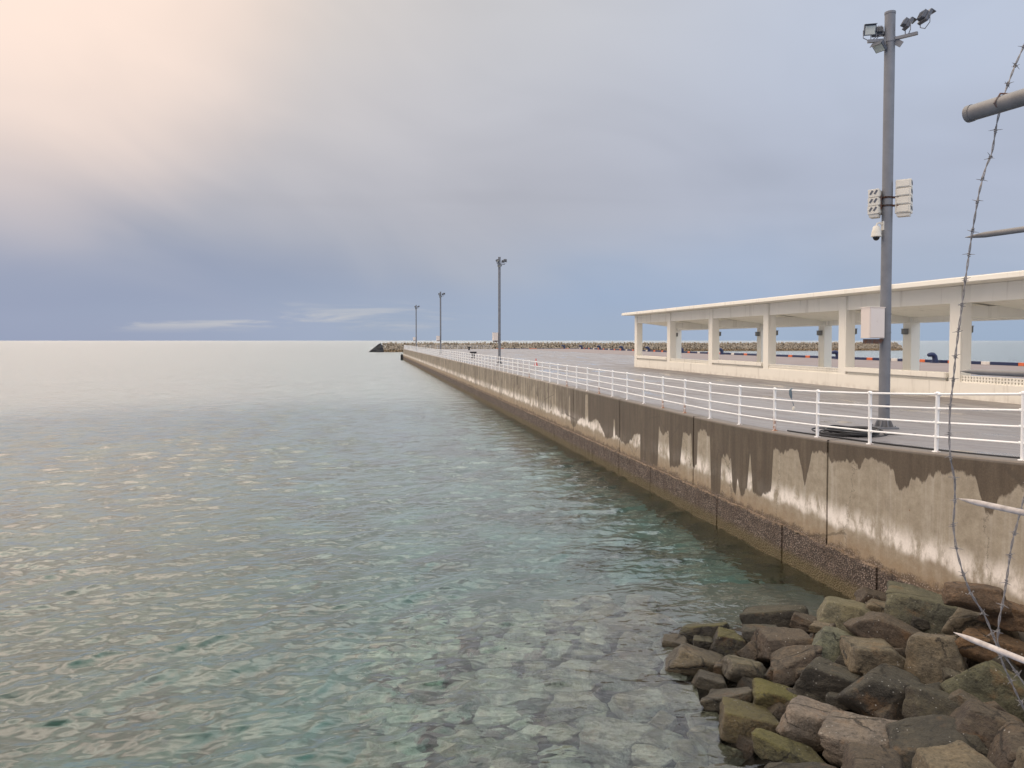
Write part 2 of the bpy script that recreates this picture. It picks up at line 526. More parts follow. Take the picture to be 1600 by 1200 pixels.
def mat_wall():
    m, t, out = new_mat('stained_concrete')
    p = t.geo()
    z = t.sep(p)[2]
    s_ = t.attr('along')
    wet = t.attr('wetline')
    v2 = t.comb(s_, z, t.attr('panel_seed'))
    fine = t.noise(v2, 5.0, 6, 0.65)
    grain = t.noise(v2, 26.0, 5, 0.7)
    streak = t.noise(t.comb(t.math('MULTIPLY', s_, 5.0), t.math('MULTIPLY', z, 0.25), 2.0), 1.0, 6, 0.6)
    streak2 = t.noise(t.comb(t.math('MULTIPLY', s_, 2.0), t.math('MULTIPLY', z, 0.5), 9.0), 1.0, 5, 0.6)
    dry = t.mix(t.ramp(fine, [(0.3, 0), (0.7, 1)]), (0.245, 0.206, 0.152), (0.36, 0.314, 0.242))
    dry = t.mix(t.math('MULTIPLY', t.step(streak, 0.48, 0.7), 0.45), dry, (0.47, 0.43, 0.37))
    # lower half: brown and ochre staining of the splash zone
    lowm = t.math('MULTIPLY', t.step(t.math('ADD', z, t.math('MULTIPLY', fine, 0.6)), 1.95, 1.2), 0.75)
    dry = t.mix(lowm, dry, t.mix(streak2, (0.20, 0.125, 0.07), (0.34, 0.25, 0.15)))
    # salt line
    ln = t.math('ADD', z, t.math('MULTIPLY', t.math('SUBTRACT', streak2, 0.5), 0.55))
    salt = t.math('MULTIPLY', t.step(ln, 1.38, 1.56), t.step(ln, 2.05, 1.62))
    salt = t.math('MULTIPLY', salt, t.step(t.noise(t.comb(t.math('MULTIPLY', s_, 2.4), t.math('MULTIPLY', z, 1.0), 4.0), 1.0, 6, 0.7), 0.36, 0.56))
    dry = t.mix(t.math('MULTIPLY', salt, 0.95), dry, (0.80, 0.74, 0.68))
    wetc = t.mix(t.ramp(streak, [(0.3, 0), (0.7, 1)]), (0.047, 0.031, 0.0175), (0.088, 0.062, 0.038))
    wetc = t.mix(t.math('MULTIPLY', t.step(streak2, 0.52, 0.7), 0.5), wetc, (0.13, 0.097, 0.062))
    wetc = t.mix(1.0, wetc, t.ramp(grain, [(0.3, 0.85), (0.7, 1.15)]), 'MULTIPLY')
    edge = t.math('ADD', t.math('SUBTRACT', z, wet), t.math('MULTIPLY', t.math('SUBTRACT', fine, 0.5), 0.22))
    edge = t.math('ADD', edge, t.math('MULTIPLY', t.math('SUBTRACT', streak, 0.5), 0.5))
    wf = t.step(edge, -0.03, 0.035)
    slit = t.math('MULTIPLY', t.step(s_, 36.0, 46.0), t.step(streak2, 0.36, 0.54))
    slit = t.math('MULTIPLY', slit, t.step(streak, 0.40, 0.54))
    wf = t.math('MULTIPLY', wf, t.math('MULTIPLY_ADD', slit, -0.9, 1.0))
    wf = t.math('MULTIPLY', wf, t.step(s_, 34.0, 52.0, 1.0, 0.72))
    c = t.mix(t.math('MULTIPLY', wf, 0.93), dry, wetc)
    c = t.mix(1.0, c, t.ramp(grain, [(0.25, 0.88), (0.75, 1.1)]), 'MULTIPLY')
    # growth climbing above the foot in ragged clumps
    gz = t.math('ADD', z, t.math('MULTIPLY', t.math('SUBTRACT', t.noise(v2, 2.2, 6, 0.7), 0.5), 0.75))
    gm = t.step(gz, 1.12, 0.96)
    gs = t.voro(v2, 24.0)
    gc = t.mix(t.step(gs, 0.45, 0.2), (0.075, 0.052, 0.036), (0.30, 0.25, 0.215))
    c = t.mix(t.math('MULTIPLY', gm, 0.8), c, gc)
    # hairline cracks and rust weeps
    ck = t.voro(t.add(t.comb(t.math('MULTIPLY', s_, 0.35), t.math('MULTIPLY', z, 0.22), 1.0), t.comb(t.math('MULTIPLY', fine, 0.25), 0, 0)), 1.0, 'DISTANCE_TO_EDGE')
    c = t.mix(t.math('MULTIPLY', t.step(ck, 0.006, 0.002), 0.5), c, (0.06, 0.045, 0.03))
    # tie-bolt holes and small pits
    pit = t.voro(v2, 1.3)
    c = t.mix(t.math('MULTIPLY', t.step(pit, 0.035, 0.02), 0.8), c, (0.20, 0.10, 0.05))
    capm = t.step(z, t.math('SUBTRACT', t.attr('top'), 0.07), t.math('SUBTRACT', t.attr('top'), 0.04))
    c = t.mix(t.math('MULTIPLY', capm, 0.35), c, (0.30, 0.27, 0.24))
    principled(t, out, c, t.math('MULTIPLY_ADD', wf, -0.2, 0.82),
               t.bump(t.math('ADD', grain, t.math('MULTIPLY', fine, 0.6)), 0.25, 0.015))
    return m
M['wall'] = mat_wall()

def mat_barnacle():
    m, t, out = new_mat('barnacle_crust')
    p = t.geo()
    z = t.sep(p)[2]
    vo = t.voro(p, 24.0)
    n = t.noise(p, 6.0, 6, 0.7)
    spots = t.math('MULTIPLY', t.step(vo, 0.42, 0.2), t.step(t.noise(p, 2.1, 5, 0.7), 0.42, 0.6))
    c = t.mix(t.ramp(n, [(0.3, 0), (0.7, 1)]), (0.045, 0.030, 0.022), (0.18, 0.13, 0.10))
    c = t.mix(t.math('MULTIPLY', spots, 0.6), c, (0.36, 0.30, 0.265))
    c = t.mix(t.math('MULTIPLY', t.step(vo, 0.40, 0.56), 0.7), c, (0.03, 0.022, 0.018))
    zz = t.math('ADD', z, t.math('MULTIPLY', n, 0.35))
    c = t.mix(t.math('MULTIPLY', t.step(zz, 0.62, 0.36), 0.8), c, t.mix(n, (0.075, 0.048, 0.02), (0.12, 0.10, 0.035)))
    c = t.mix(t.math('MULTIPLY', t.step(zz, 1.02, 1.14), 0.8), c, (0.25, 0.18, 0.115))
    h = t.math('SUBTRACT', t.math('MULTIPLY', n, 1.2), vo)
    principled(t, out, c, 0.75, t.bump(h, 0.7, 0.035))
    return m
M['barnacle'] = mat_barnacle()

def mat_rock(name='boulder_stone', wet_line=True):
    m, t, out = new_mat(name)
    p = t.coord()
    oi = t.n.new('ShaderNodeObjectInfo')
    tint, moss_a, rnd = oi.outputs['Color'], oi.outputs['Alpha'], oi.outputs['Random']
    q = t.add(p, t.comb(t.math('MULTIPLY', rnd, 37.0), t.math('MULTIPLY', rnd, 11.0), rnd))
    n1 = t.noise(q, 1.6, 6, 0.62, 0.3)
    n2 = t.noise(q, 9.0, 6, 0.7)
    n3 = t.noise(q, 42.0, 4, 0.7)
    n4 = t.noise(q, 22.0, 6, 0.75)
    c = t.mix(1.0, tint, t.ramp(n1, [(0.28, (0.55, 0.55, 0.56)), (0.5, (1, 1, 1)), (0.75, (1.35, 1.25, 1.1))]), 'MULTIPLY')
    c = t.mix(1.0, c, t.ramp(n2, [(0.25, 0.55), (0.75, 1.4)]), 'MULTIPLY')
    c = t.mix(1.0, c, t.ramp(n4, [(0.3, 0.6), (0.7, 1.4)]), 'MULTIPLY')
    # cracks and chipped pits
    cr = t.voro(t.add(t.scale(q, (1.1, 1.1, 1.1)), t.comb(t.math('MULTIPLY', n2, 0.35), t.math('MULTIPLY', n1, 0.3), 0)), 1.0, 'DISTANCE_TO_EDGE')
    crk = t.math('MULTIPLY', t.step(cr, 0.022, 0.004), t.step(n1, 0.42, 0.56))
    c = t.mix(t.math('MULTIPLY', crk, 0.75 if wet_line else 0.1), c, (0.012, 0.010, 0.008))
    pits = t.step(n4, 0.40, 0.30)
    c = t.mix(t.math('MULTIPLY', pits, 0.6 if wet_line else 0.1), c, (0.018, 0.015, 0.012))
    # rust-coloured seams
    c = t.mix(t.math('MULTIPLY', t.step(t.noise(t.add(q, (5, 2, 9)), 2.3, 6, 0.65), 0.55, 0.72), 0.45), c, (0.20, 0.105, 0.04))
    # moss lies on faces that look up
    nz = t.sep(t.geo('Normal'))[2]
    mm = t.math('ADD', t.math('MULTIPLY', nz, 0.5), t.math('MULTIPLY', n1, 0.7))
    mm = t.math('ADD', mm, t.math('MULTIPLY', t.math('SUBTRACT', n4, 0.5), 0.9))
    mm = t.math('MULTIPLY', t.step(mm, 0.52, 0.86), moss_a)
    mc = t.mix(n2, (0.045, 0.045, 0.010), (0.135, 0.115, 0.02))
    c = t.mix(mm, c, mc)
    # limpets and bits of shell
    vo = t.voro(q, 11.0)
    sp = t.math('MULTIPLY', t.step(vo, 0.13, 0.09), t.step(t.noise(q, 2.0, 3), 0.47, 0.58))
    c = t.mix(t.math('MULTIPLY', sp, 0.6), c, (0.46, 0.44, 0.40))
    # the wet foot of every stone near the water
    wz = t.math('ADD', t.sep(t.geo())[2], t.math('MULTIPLY', n1, 0.2))
    wetm = t.step(wz, 0.55, 0.22)
    c = t.mix(t.math('MULTIPLY', t.math('MULTIPLY', wetm, t.step(wz, -0.12, 0.03)), 0.8), c, t.mix(1.0, c, (0.35, 0.33, 0.25), 'MULTIPLY'))
    h = t.math('ADD', t.math('MULTIPLY', n2, 0.9), t.math('MULTIPLY', n3, 0.4))
    h = t.math('SUBTRACT', h, t.math('ADD', t.math('MULTIPLY', crk, 0.5), t.math('MULTIPLY', pits, 0.3)))
    principled(t, out, c, t.math('MULTIPLY_ADD', wetm, -0.4, 0.8), t.bump(h, 1.0, 0.07))
    return m
M['rock'] = mat_rock()
M['sunken'] = mat_rock('weed_dusted_stone', False)

def mat_armour():
    m, t, out = new_mat('breakwater_stone')
    p = t.geo()
    n = t.noise(p, 0.35, 4, 0.6)
    n2 = t.noise(p, 1.6, 4, 0.6)
    c = t.mix(t.ramp(n, [(0.3, 0), (0.7, 1)]), (0.215, 0.175, 0.128), (0.32, 0.27, 0.205))
    c = t.mix(1.0, c, t.ramp(n2, [(0.3, 0.75), (0.7, 1.2)]), 'MULTIPLY')
    z = t.sep(p)[2]
    c = t.mix(t.math('MULTIPLY', t.step(z, 1.5, 0.6), 0.75), c, (0.17, 0.105, 0.045))
    principled(t, out, c, 0.8)
    return m
M['armour'] = mat_armour()

def mat_bed():
    m, t, out = new_mat('sandy_seabed')
    p = t.geo()
    n1 = t.noise(p, 0.42, 6, 0.6, 0.6)
    n2 = t.noise(p, 2.4, 5, 0.65)
    far = t.noise(t.scale(p, (0.012, 0.012, 1)), 1.0, 4, 0.55)
    c = t.mix(t.ramp(n1, [(0.40, 0), (0.58, 1)]), (0.06, 0.058, 0.052), (0.19, 0.195, 0.185))
    c = t.mix(1.0, c, t.ramp(n2, [(0.3, 0.75), (0.7, 1.18)]), 'MULTIPLY')
    c = t.mix(t.math('MULTIPLY', t.step(far, 0.45, 0.62), 0.6), c, (0.09, 0.10, 0.085))
    principled(t, out, c, 0.9, t.bump(n2, 0.5, 0.1))
    return m
M['bed'] = mat_bed()
M['rubble'] = mat_plain('dark_rubble', (0.035, 0.028, 0.02), 0.8, 0, 0.4, 4.0, 0.6)

def mat_water():
    m, t, out = new_mat('sea_water')
    p = t.geo()
    lost = t.attr('lost')
    b1 = t.noise(t.scale(p, (1.0, 1.35, 1)), 3.4, 1, 0.5, 0.5)
    b2 = t.noise(t.scale(p, (0.8, 1.3, 1)), 0.6, 3, 0.5, 0.4)
    hgt = t.math('ADD', t.math('MULTIPLY', b1, 0.026), t.math('MULTIPLY', b2, t.math('MULTIPLY', lost, 0.36)))
    nb = t.bump(hgt, 1.0, 1.0)
    # Fresnel reflectance; where ripples are finer than the mesh their slopes widen the angle
    dt = t.n.new('ShaderNodeVectorMath')
    dt.operation = 'DOT_PRODUCT'
    t.put(dt.inputs[0], nb)
    t.put(dt.inputs[1], t.geo('Incoming'))
    cs = t.math('ABSOLUTE', dt.outputs['Value'])
    sg = t.math('MULTIPLY_ADD', lost, 0.085, 0.02)
    cs = t.math('SQRT', t.math('MULTIPLY_ADD', sg, sg, t.math('MULTIPLY', cs, cs)))
    fr_ = t.math('MULTIPLY_ADD', t.math('POWER', t.math('SUBTRACT', 1.0, cs, clamp=True), 4.3), 0.97, 0.03)
    gl = t.n.new('ShaderNodeBsdfGlossy')
    gl.inputs['Color'].default_value = (1, 1, 1, 1)
    t.put(gl.inputs['Roughness'], t.math('MULTIPLY_ADD', lost, 0.22, 0.025))
    t.put(gl.inputs['Normal'], nb)
    rf = t.n.new('ShaderNodeBsdfRefraction')
    rf.inputs['IOR'].default_value = 1.333
    rf.inputs['Roughness'].default_value = 0.0
    t.put(rf.inputs['Normal'], nb)
    mx = t.n.new('ShaderNodeMixShader')
    t.put(mx.inputs[0], fr_)
    t.l.new(rf.outputs[0], mx.inputs[1])
    t.l.new(gl.outputs[0], mx.inputs[2])
    t.l.new(mx.outputs[0], out.inputs['Surface'])
    va = t.n.new('ShaderNodeVolumeAbsorption')
    va.inputs['Color'].default_value = (0.10, 0.78, 0.73, 1)
    va.inputs['Density'].default_value = 0.17
    t.l.new(va.outputs[0], out.inputs['Volume'])
    return m
M['water'] = mat_water()

# ------------------------------------------------------------------ sea surface and seabed
def bank_z(x, y):
    """rock slope between the sea wall and the water; rises to the path the viewer stands on"""
    k = np.clip(1 - (y - 12.2) / 4.8, -1.0, 1.0)
    z = 0.30 * (x - 3.1) * k
    z = np.where(x < 3.1, 0.36 * (x - 3.1), z)
    z = np.where(y > 17.0, np.minimum(z, -0.35 * (y - 17.0)), z)
    near = np.clip(8.5 - y, 0, 10)
    return z + 0.55 * near

def polar(phi, azs):
    r = EYE / np.tan(phi)
    rr, aa = np.meshgrid(r, azs, indexing='ij')
    return rr, rr * np.sin(aa), rr * np.cos(aa)

def build_sea():
    phi = np.concatenate([np.radians(np.linspace(33, 1.6, 860)), np.radians(np.geomspace(1.55, 0.012, 90))])
    azs = np.radians(np.linspace(-46, 46, 1250))
    rr, X, Y = polar(phi, azs)
    dr = np.gradient(rr, axis=0)
    sp = np.maximum(np.abs(dr), rr * (azs[1] - azs[0]))
    rng = np.random.default_rng(5)
    Z = np.zeros_like(X)
    X0, Y0 = X.copy(), Y.copy()
    DX, DY = np.zeros_like(X), np.zeros_like(X)
    slope2 = np.zeros_like(X)
    n = 90
    for i in range(n):
        lam = 0.24 * (1.9 / 0.24) ** (rng.random() ** 1.35)
        ang = math.radians(-62) + rng.normal(0, 0.55)
        k = 2 * math.pi / lam
        a = 0.155 * math.sqrt(2.0 / n) / k * (1.15 if lam > 0.8 else 0.95)
        fade = np.clip((lam / sp - 2.0) / 1.5, 0, 1)
        ph = k * (X * math.cos(ang) + Y * math.sin(ang)) + rng.random() * 6.283
        ph = ph + 0.8 * np.sin(0.35 * X + 0.5 * Y + i) 
        c = np.sin(ph)
        Z += a * fade * c
        ch = 0.85 * a * fade * np.cos(ph)
        DX += ch * math.cos(ang)
        DY += ch * math.sin(ang)
        slope2 += (a * k * fade) ** 2 / 2
    # gusts: calmer and rougher patches
    g = 0.85 + 0.3 * np.sin(0.21 * X + 0.13 * Y) * np.sin(0.11 * Y - 0.17 * X + 1.0)
    sh = np.clip((bank_z(X, Y) + 1.6) / 1.2, 0, 1)            # calmer in the lee of the stones
    q_ = g * (1 - 0.6 * np.where(Y < 17.5, sh, 0))
    Z *= q_
    X, Y = X + DX * q_, Y + DY * q_
    lost = 1 - np.sqrt(np.clip(slope2 / 0.024, 0, 1))
    V = np.stack([X, Y, Z], -1).reshape(-1, 3)
    o = np_mesh('sea', V, grid_quads(*X.shape), M['water'], {'lost': lost})
    return tag(o, kind='structure')
build_sea()

def build_bed():
    phi = np.concatenate([np.radians(np.linspace(70, 4, 150)), np.radians(np.geomspace(3.9, 0.011, 50))])
    azs = np.radians(np.linspace(-62, 62, 260))
    rr, X, Y = polar(phi, azs)
    dw = 10.54 - (X + TAN * Y)                       # distance out from the wall
    sm = np.clip((dw - 4) / 16, 0, 1)
    shelf = -2.7 - 3.6 * sm * sm * (3 - 2 * sm)
    mound = bank_z(X, Y) - 0.75
    Z = np.maximum(shelf, mound)
    Z = np.where(Y > 19.5, shelf, Z)
    Z += 0.10 * np.sin(1.1 * X + 0.4) * np.sin(0.9 * Y) * (rr < 60)
    Z = np.minimum(Z, np.where(Y > 9, 1.6, 4.1))
    V = np.stack([X, Y, Z], -1).reshape(-1, 3)
    o = np_mesh('seabed', V, grid_quads(*X.shape), M['bed'])
    return tag(o, kind='structure')
build_bed()

def build_bank():
    xs, ys = np.linspace(1.2, 13, 120), np.linspace(-3, 18.5, 200)
    X, Y = np.meshgrid(xs, ys[::-1], indexing='xy')
    Z = np.minimum(bank_z(X, Y) - 0.42 - 0.9 * np.clip((2.7 - X) / 0.9, 0, 1) - 1.0 * np.clip((Y - 15.0) / 1.2, 0, 1), np.where(Y < 6, 4.05, 9))
    Z = Z + 0.08 * np.sin(5 * X) * np.sin(4.3 * Y)
    Z = np.where(X + TAN * Y > 10.9, -1.0, Z)
    V = np.stack([X, Y, Z], -1).reshape(-1, 3)
    o = np_mesh('shore_ground', V, grid_quads(*X.shape)[:, ::-1], M['rubble'])
    tag(o, kind='structure')
build_bank()

# ------------------------------------------------------------------ quay deck (one sheet) and sea wall
def build_deck():
    mb = MB()
    ss = list(np.linspace(2, 26, 13)) + [40, 60, 90, 130, 180, S_END]
    for a, b in zip(ss[:-1], ss[1:]):
        za, zb = deck_z(a), deck_z(b)
        mb.add([Q(a, 0.36, za), Q(a, T_END, za), Q(b, T_END, zb), Q(b, 0.36, zb)], [(0, 1, 2, 3)])
        mb.add([Q(a, T_END, za), Q(b, T_END, zb), Q(b, T_END, -3), Q(a, T_END, -3)], [(0, 3, 2, 1)])
    a, b = ss[0], S_END
    mb.add([Q(b, 0.36, DECK), Q(b, T_END, DECK), Q(b, T_END, -3), Q(b, 0.36, -3)], [(3, 2, 1, 0)])
    tag(mb.build('quay_deck', M['deck']), kind='structure')
    mb = MB()
    mb.add([Q(34, 33, DECK + 0.004), Q(34, T_END - 0.5, DECK + 0.004), Q(S_END - 1, T_END - 0.5, DECK + 0.004), Q(S_END - 1, 33, DECK + 0.004)], [(0, 1, 2, 3)])
    tag(mb.build('paving', M['paving']), kind='structure')
build_deck()

CR = lambda pts: [on_wall(1000 + x / 2.6667, 600 + y / 2.6667) for x, y in pts]
wet_pts = CR([(1600, 415), (1560, 425), (1540, 460), (1490, 480), (1470, 530), (1440, 527), (1425, 490), (1405, 430), (1380, 385), (1310, 362),
              (1280, 376), (1250, 365), (1205, 370), (1185, 405), (1130, 398), (1120, 425), (1080, 437), (1065, 410), (1055, 350), (1030, 335), (1000, 325),
              (960, 318), (935, 322), (915, 350), (890, 325), (870, 335), (845, 322), (830, 330), (815, 318), (790, 310),
              (770, 285), (750, 280), (715, 290), (700, 360), (685, 420), (668, 330), (655, 275), (620, 272), (595, 293), (575, 275), (555, 275), (545, 450),
              (500, 470), (469, 450), (458, 280), (445, 440), (420, 470), (406, 380), (396, 470), (384, 430), (378, 300), (368, 312), (360, 300), (338, 310), (333, 480),
              (296, 460), (290, 215), (265, 190), (240, 200), (236, 330), (218, 350), (212, 205), (190, 212), (178, 200), (166, 340),
              (123, 345), (118, 190), (95, 212), (78, 175), (72, 345), (0, 330)])
wet_s = np.array([p[0] for p in wet_pts])
wet_z = np.array([p[1] for p in wet_pts])
o_ = np.argsort(wet_s)
wet_s, wet_z = wet_s[o_], wet_z[o_]
S_CUT = wet_s[-1]
rngw = np.random.default_rng(11)
fing = [(S_CUT + d_, w_, h_) for d_, w_, h_ in ((3.2, 0.12, 2.2), (7.4, 0.30, 3.0), (10.6, 0.16, 2.7), (13.6, 0.2, 2.9), (14.3, 0.1, 2.5))]
sk = S_CUT + 15.5
while sk < 230:
    fing.append((sk, rngw.uniform(0.06, 0.30), rngw.uniform(2.0, 3.2)))
    sk += rngw.choice([0.45, 0.6, 0.9, 1.8, 2.6])
def wetline(s):
    if s <= S_CUT:
        return float(np.interp(s, wet_s, wet_z))
    b = 1.62 + 0.25 * math.sin(s * 0.9) + 0.18 * math.sin(s * 2.3 + 1)
    for c, wd, h in fing:
        if abs(s - c) < wd * 2:
            k = max(0.0, 1 - (abs(s - c) / wd) ** 3)
            b = max(b, 1.5 + (h - 1.5) * min(1, k * 1.4))
    return b

J0, JD = on_wall(1292, 780)[0], 7.36
GAP = 0.075
Z_STEP = 0.90
def build_wall():
    root = empty('sea_wall', Q(0, 0, 0), 'long stained concrete sea wall with dark wet patches and barnacled foot along the water', 'sea wall')
    k = -2
    idx = 0
    while True:
        a = J0 + k * JD + GAP / 2
        b = min(a + JD - GAP, S_END)
        if a > S_END - 0.5:
            break
        step = 0.03 if b < 50 else (0.08 if b < 110 else 0.2)
        ns = max(2, int((b - a) / step) + 1)
        ss = np.linspace(a, b, ns)
        top = np.array([deck_z(s) for s in ss]) + 0.03
        wl = np.array([wetline(s) for s in ss])
        rows = [(0.0, Z_STEP - 0.02, None), (0.0, None, -0.025), (0.018, None, 0.0), (0.40, None, 0.0), (0.40, None, -0.6)]
        vs, al, wt, tp = [], [], [], []
        for t_, zabs, zo in rows:
            for s, tz, q in zip(ss, top, wl):
                # panels are not perfectly in line with each other
                off = 0.012 * math.sin(idx * 12.9)
                vs.append(Q(s, t_ + off, zabs if zabs is not None else tz + zo))
                al.append(s); wt.append(q); tp.append(tz)
        V = np.array([tuple(v) for v in vs])
        qd = grid_quads(5, ns)[:, ::-1]
        # end faces
        e = []
        for col in (0, ns - 1):
            i0, i1, i2, i3, i4 = [r * ns + col for r in range(5)]
            e.append((i0, i1, i2, i0) if False else (i0, i1, i3, i4))
        o = np_mesh('wall_panel', V - np.array(tuple(root.location)), np.vstack([qd, np.array(e)]), M['wall'],
                    {'along': np.array(al), 'wetline': np.array(wt), 'top': np.array(tp), 'panel_seed': np.full(len(al), idx * 1.7)}, smooth=False)
        o.parent = root
        k += 1
        idx += 1
    # blocks of the foot, standing a hand's breadth proud, down to the bottom
    bl = [J0 - 2 * JD]
    s = J0 - JD
    while s < S_END:
        bl.append(s)
        s += JD / 4 if s < J0 + 0.9 * JD else JD / 2
    bl.append(S_END)
    for a, b in zip(bl[:-1], bl[1:]):
        mb = MB()
        t0 = -0.045 + 0.012 * math.sin(a * 5)
        n = 30 if b < 40 else 4
        ss = np.linspace(a + 0.018, b - 0.018, n)
        zs = [-3.4, -0.4, 0.0, 0.3, 0.6, Z_STEP - 0.05, Z_STEP]
        ring = []
        for i, s_ in enumerate(ss):
            for z in zs:
                j = 0.03 * mnoise.noise((s_ * 2.3, z * 3, 1)) if z < Z_STEP and 0 < i < n - 1 else 0
                zz = z + (0.10 * mnoise.noise((s_ * 1.3, 5, 2)) + 0.06 * mnoise.noise((s_ * 6.3, 5, 2)) if z > 0.8 else 0)
                ring.append(Q(s_, t0 + j, zz))
            ring.append(Q(s_, 0.05, Z_STEP + 0.03))
        m = len(zs) + 1
        fs = [(i * m + j, (i) * m + j + 1, (i + 1) * m + j + 1, (i + 1) * m + j) for i in range(n - 1) for j in range(m - 1)]
        mb.add(ring, [tuple(f) for f in fs])
        for i in (0, n - 1):
            mb.add([ring[i * m], ring[i * m + m - 2], ring[i * m + m - 1], Q(ss[i], 0.05, -3.4)], [(0, 1, 2, 3)])
        mb.build('foot_block', M['barnacle'], root, smooth=False)
    mb = MB()
    qbox(mb, J0 - 2 * JD, S_END - 0.1, 0.06, 0.34, -3.2, 2.5)
    mb.build('backing', M['black'], root)
    mb = MB()
    qbox(mb, S_END + 0.004, S_END + 0.3, 0.0, T_END, -3.2, DECK + 0.03)
    mb.build('end_face', M['barnacle'], root)
build_wall()

# ------------------------------------------------------------------ railing
def build_railing():
    root = empty('railing', Q(0, 0.2, 0), 'long white tubular railing with four rails along the sea wall edge', 'railing')
    px = [1598, 1467, 1361, 1278, 1211, 1154, 1106, 1065, 1030, 999, 972]
    s0 = on_wall(1598, 716, 0.2)[0]
    D = 1.945
    ss = [s0 + k * D for k in range(-1, 400)]
    ss = [s for s in ss if s < S_END - 0.3]
    rusty = {8, 9, 13, 5, 21, 16}
    def ptop(s): return deck_z(s) + 0.03
    meshes = {}
    rest = MB()
    far_t = []
    t = 0.2
    while t < 26:
        far_t.append(t)
        t += D
    for i, s in enumerate(ss):
        base = Q(s, 0.2, ptop(s))
        if i < 98:
            key = 'r' if i in rusty else ('n' if i < 30 else 'f')
            if key not in meshes:
                mb = MB()
                n = 14 if key != 'f' else 8
                mb.lathe((0, 0, 0), [(0.075, 0), (0.075, 0.012), (0.036, 0.014), (0.036, 1.085), (0.044, 1.09), (0.044, 1.12), (0.02, 1.14)], n)
                if key != 'f':
                    for h in (0.28, 0.55, 0.82, 1.09):
                        mb.tube([Vector((0, 0, h)) - U * 0.075, Vector((0, 0, h)) + U * 0.075], 0.029, 10)
                o = mb.build('post', M['post_rusty'] if key == 'r' else M['post'], None, smooth=True)
                meshes[key] = o
                if key == 'r':
                    tag(o, 'post with rusty foot')
            else:
                o = meshes[key].copy()
                COL.objects.link(o)
            o.parent = root
            o.location = base - root.location
            o.rotation_euler = (R(0.5) * math.sin(i * 7.3), R(0.5) * math.sin(i * 3.1 + 1), 0)
        else:
            rest.tube([base, base + Vector((0, 0, 1.12))], 0.036, 6)
    for t in far_t[1:]:
        b = Q(S_END - 0.2, t, DECK)
        rest.tube([b, b + Vector((0, 0, 1.12))], 0.036, 6)
    o = rest.build('far_post', M['post'], root, smooth=True)
    tag(o, kind='stuff')
    for h in (0.28, 0.55, 0.82, 1.09):
        mb = MB()
        pts = [Q(s, 0.2, ptop(s) + h) for s in ss[:14]] + [Q(S_END - 0.2, 0.2, ptop(100) + h), Q(S_END - 0.2, 26, DECK + h)]
        mb.tube(pts[:-1], 0.021, 10)
        mb.tube(pts[-2:], 0.021, 6)
        mb.build('rail', M['white_paint'], root, smooth=True)
build_railing()

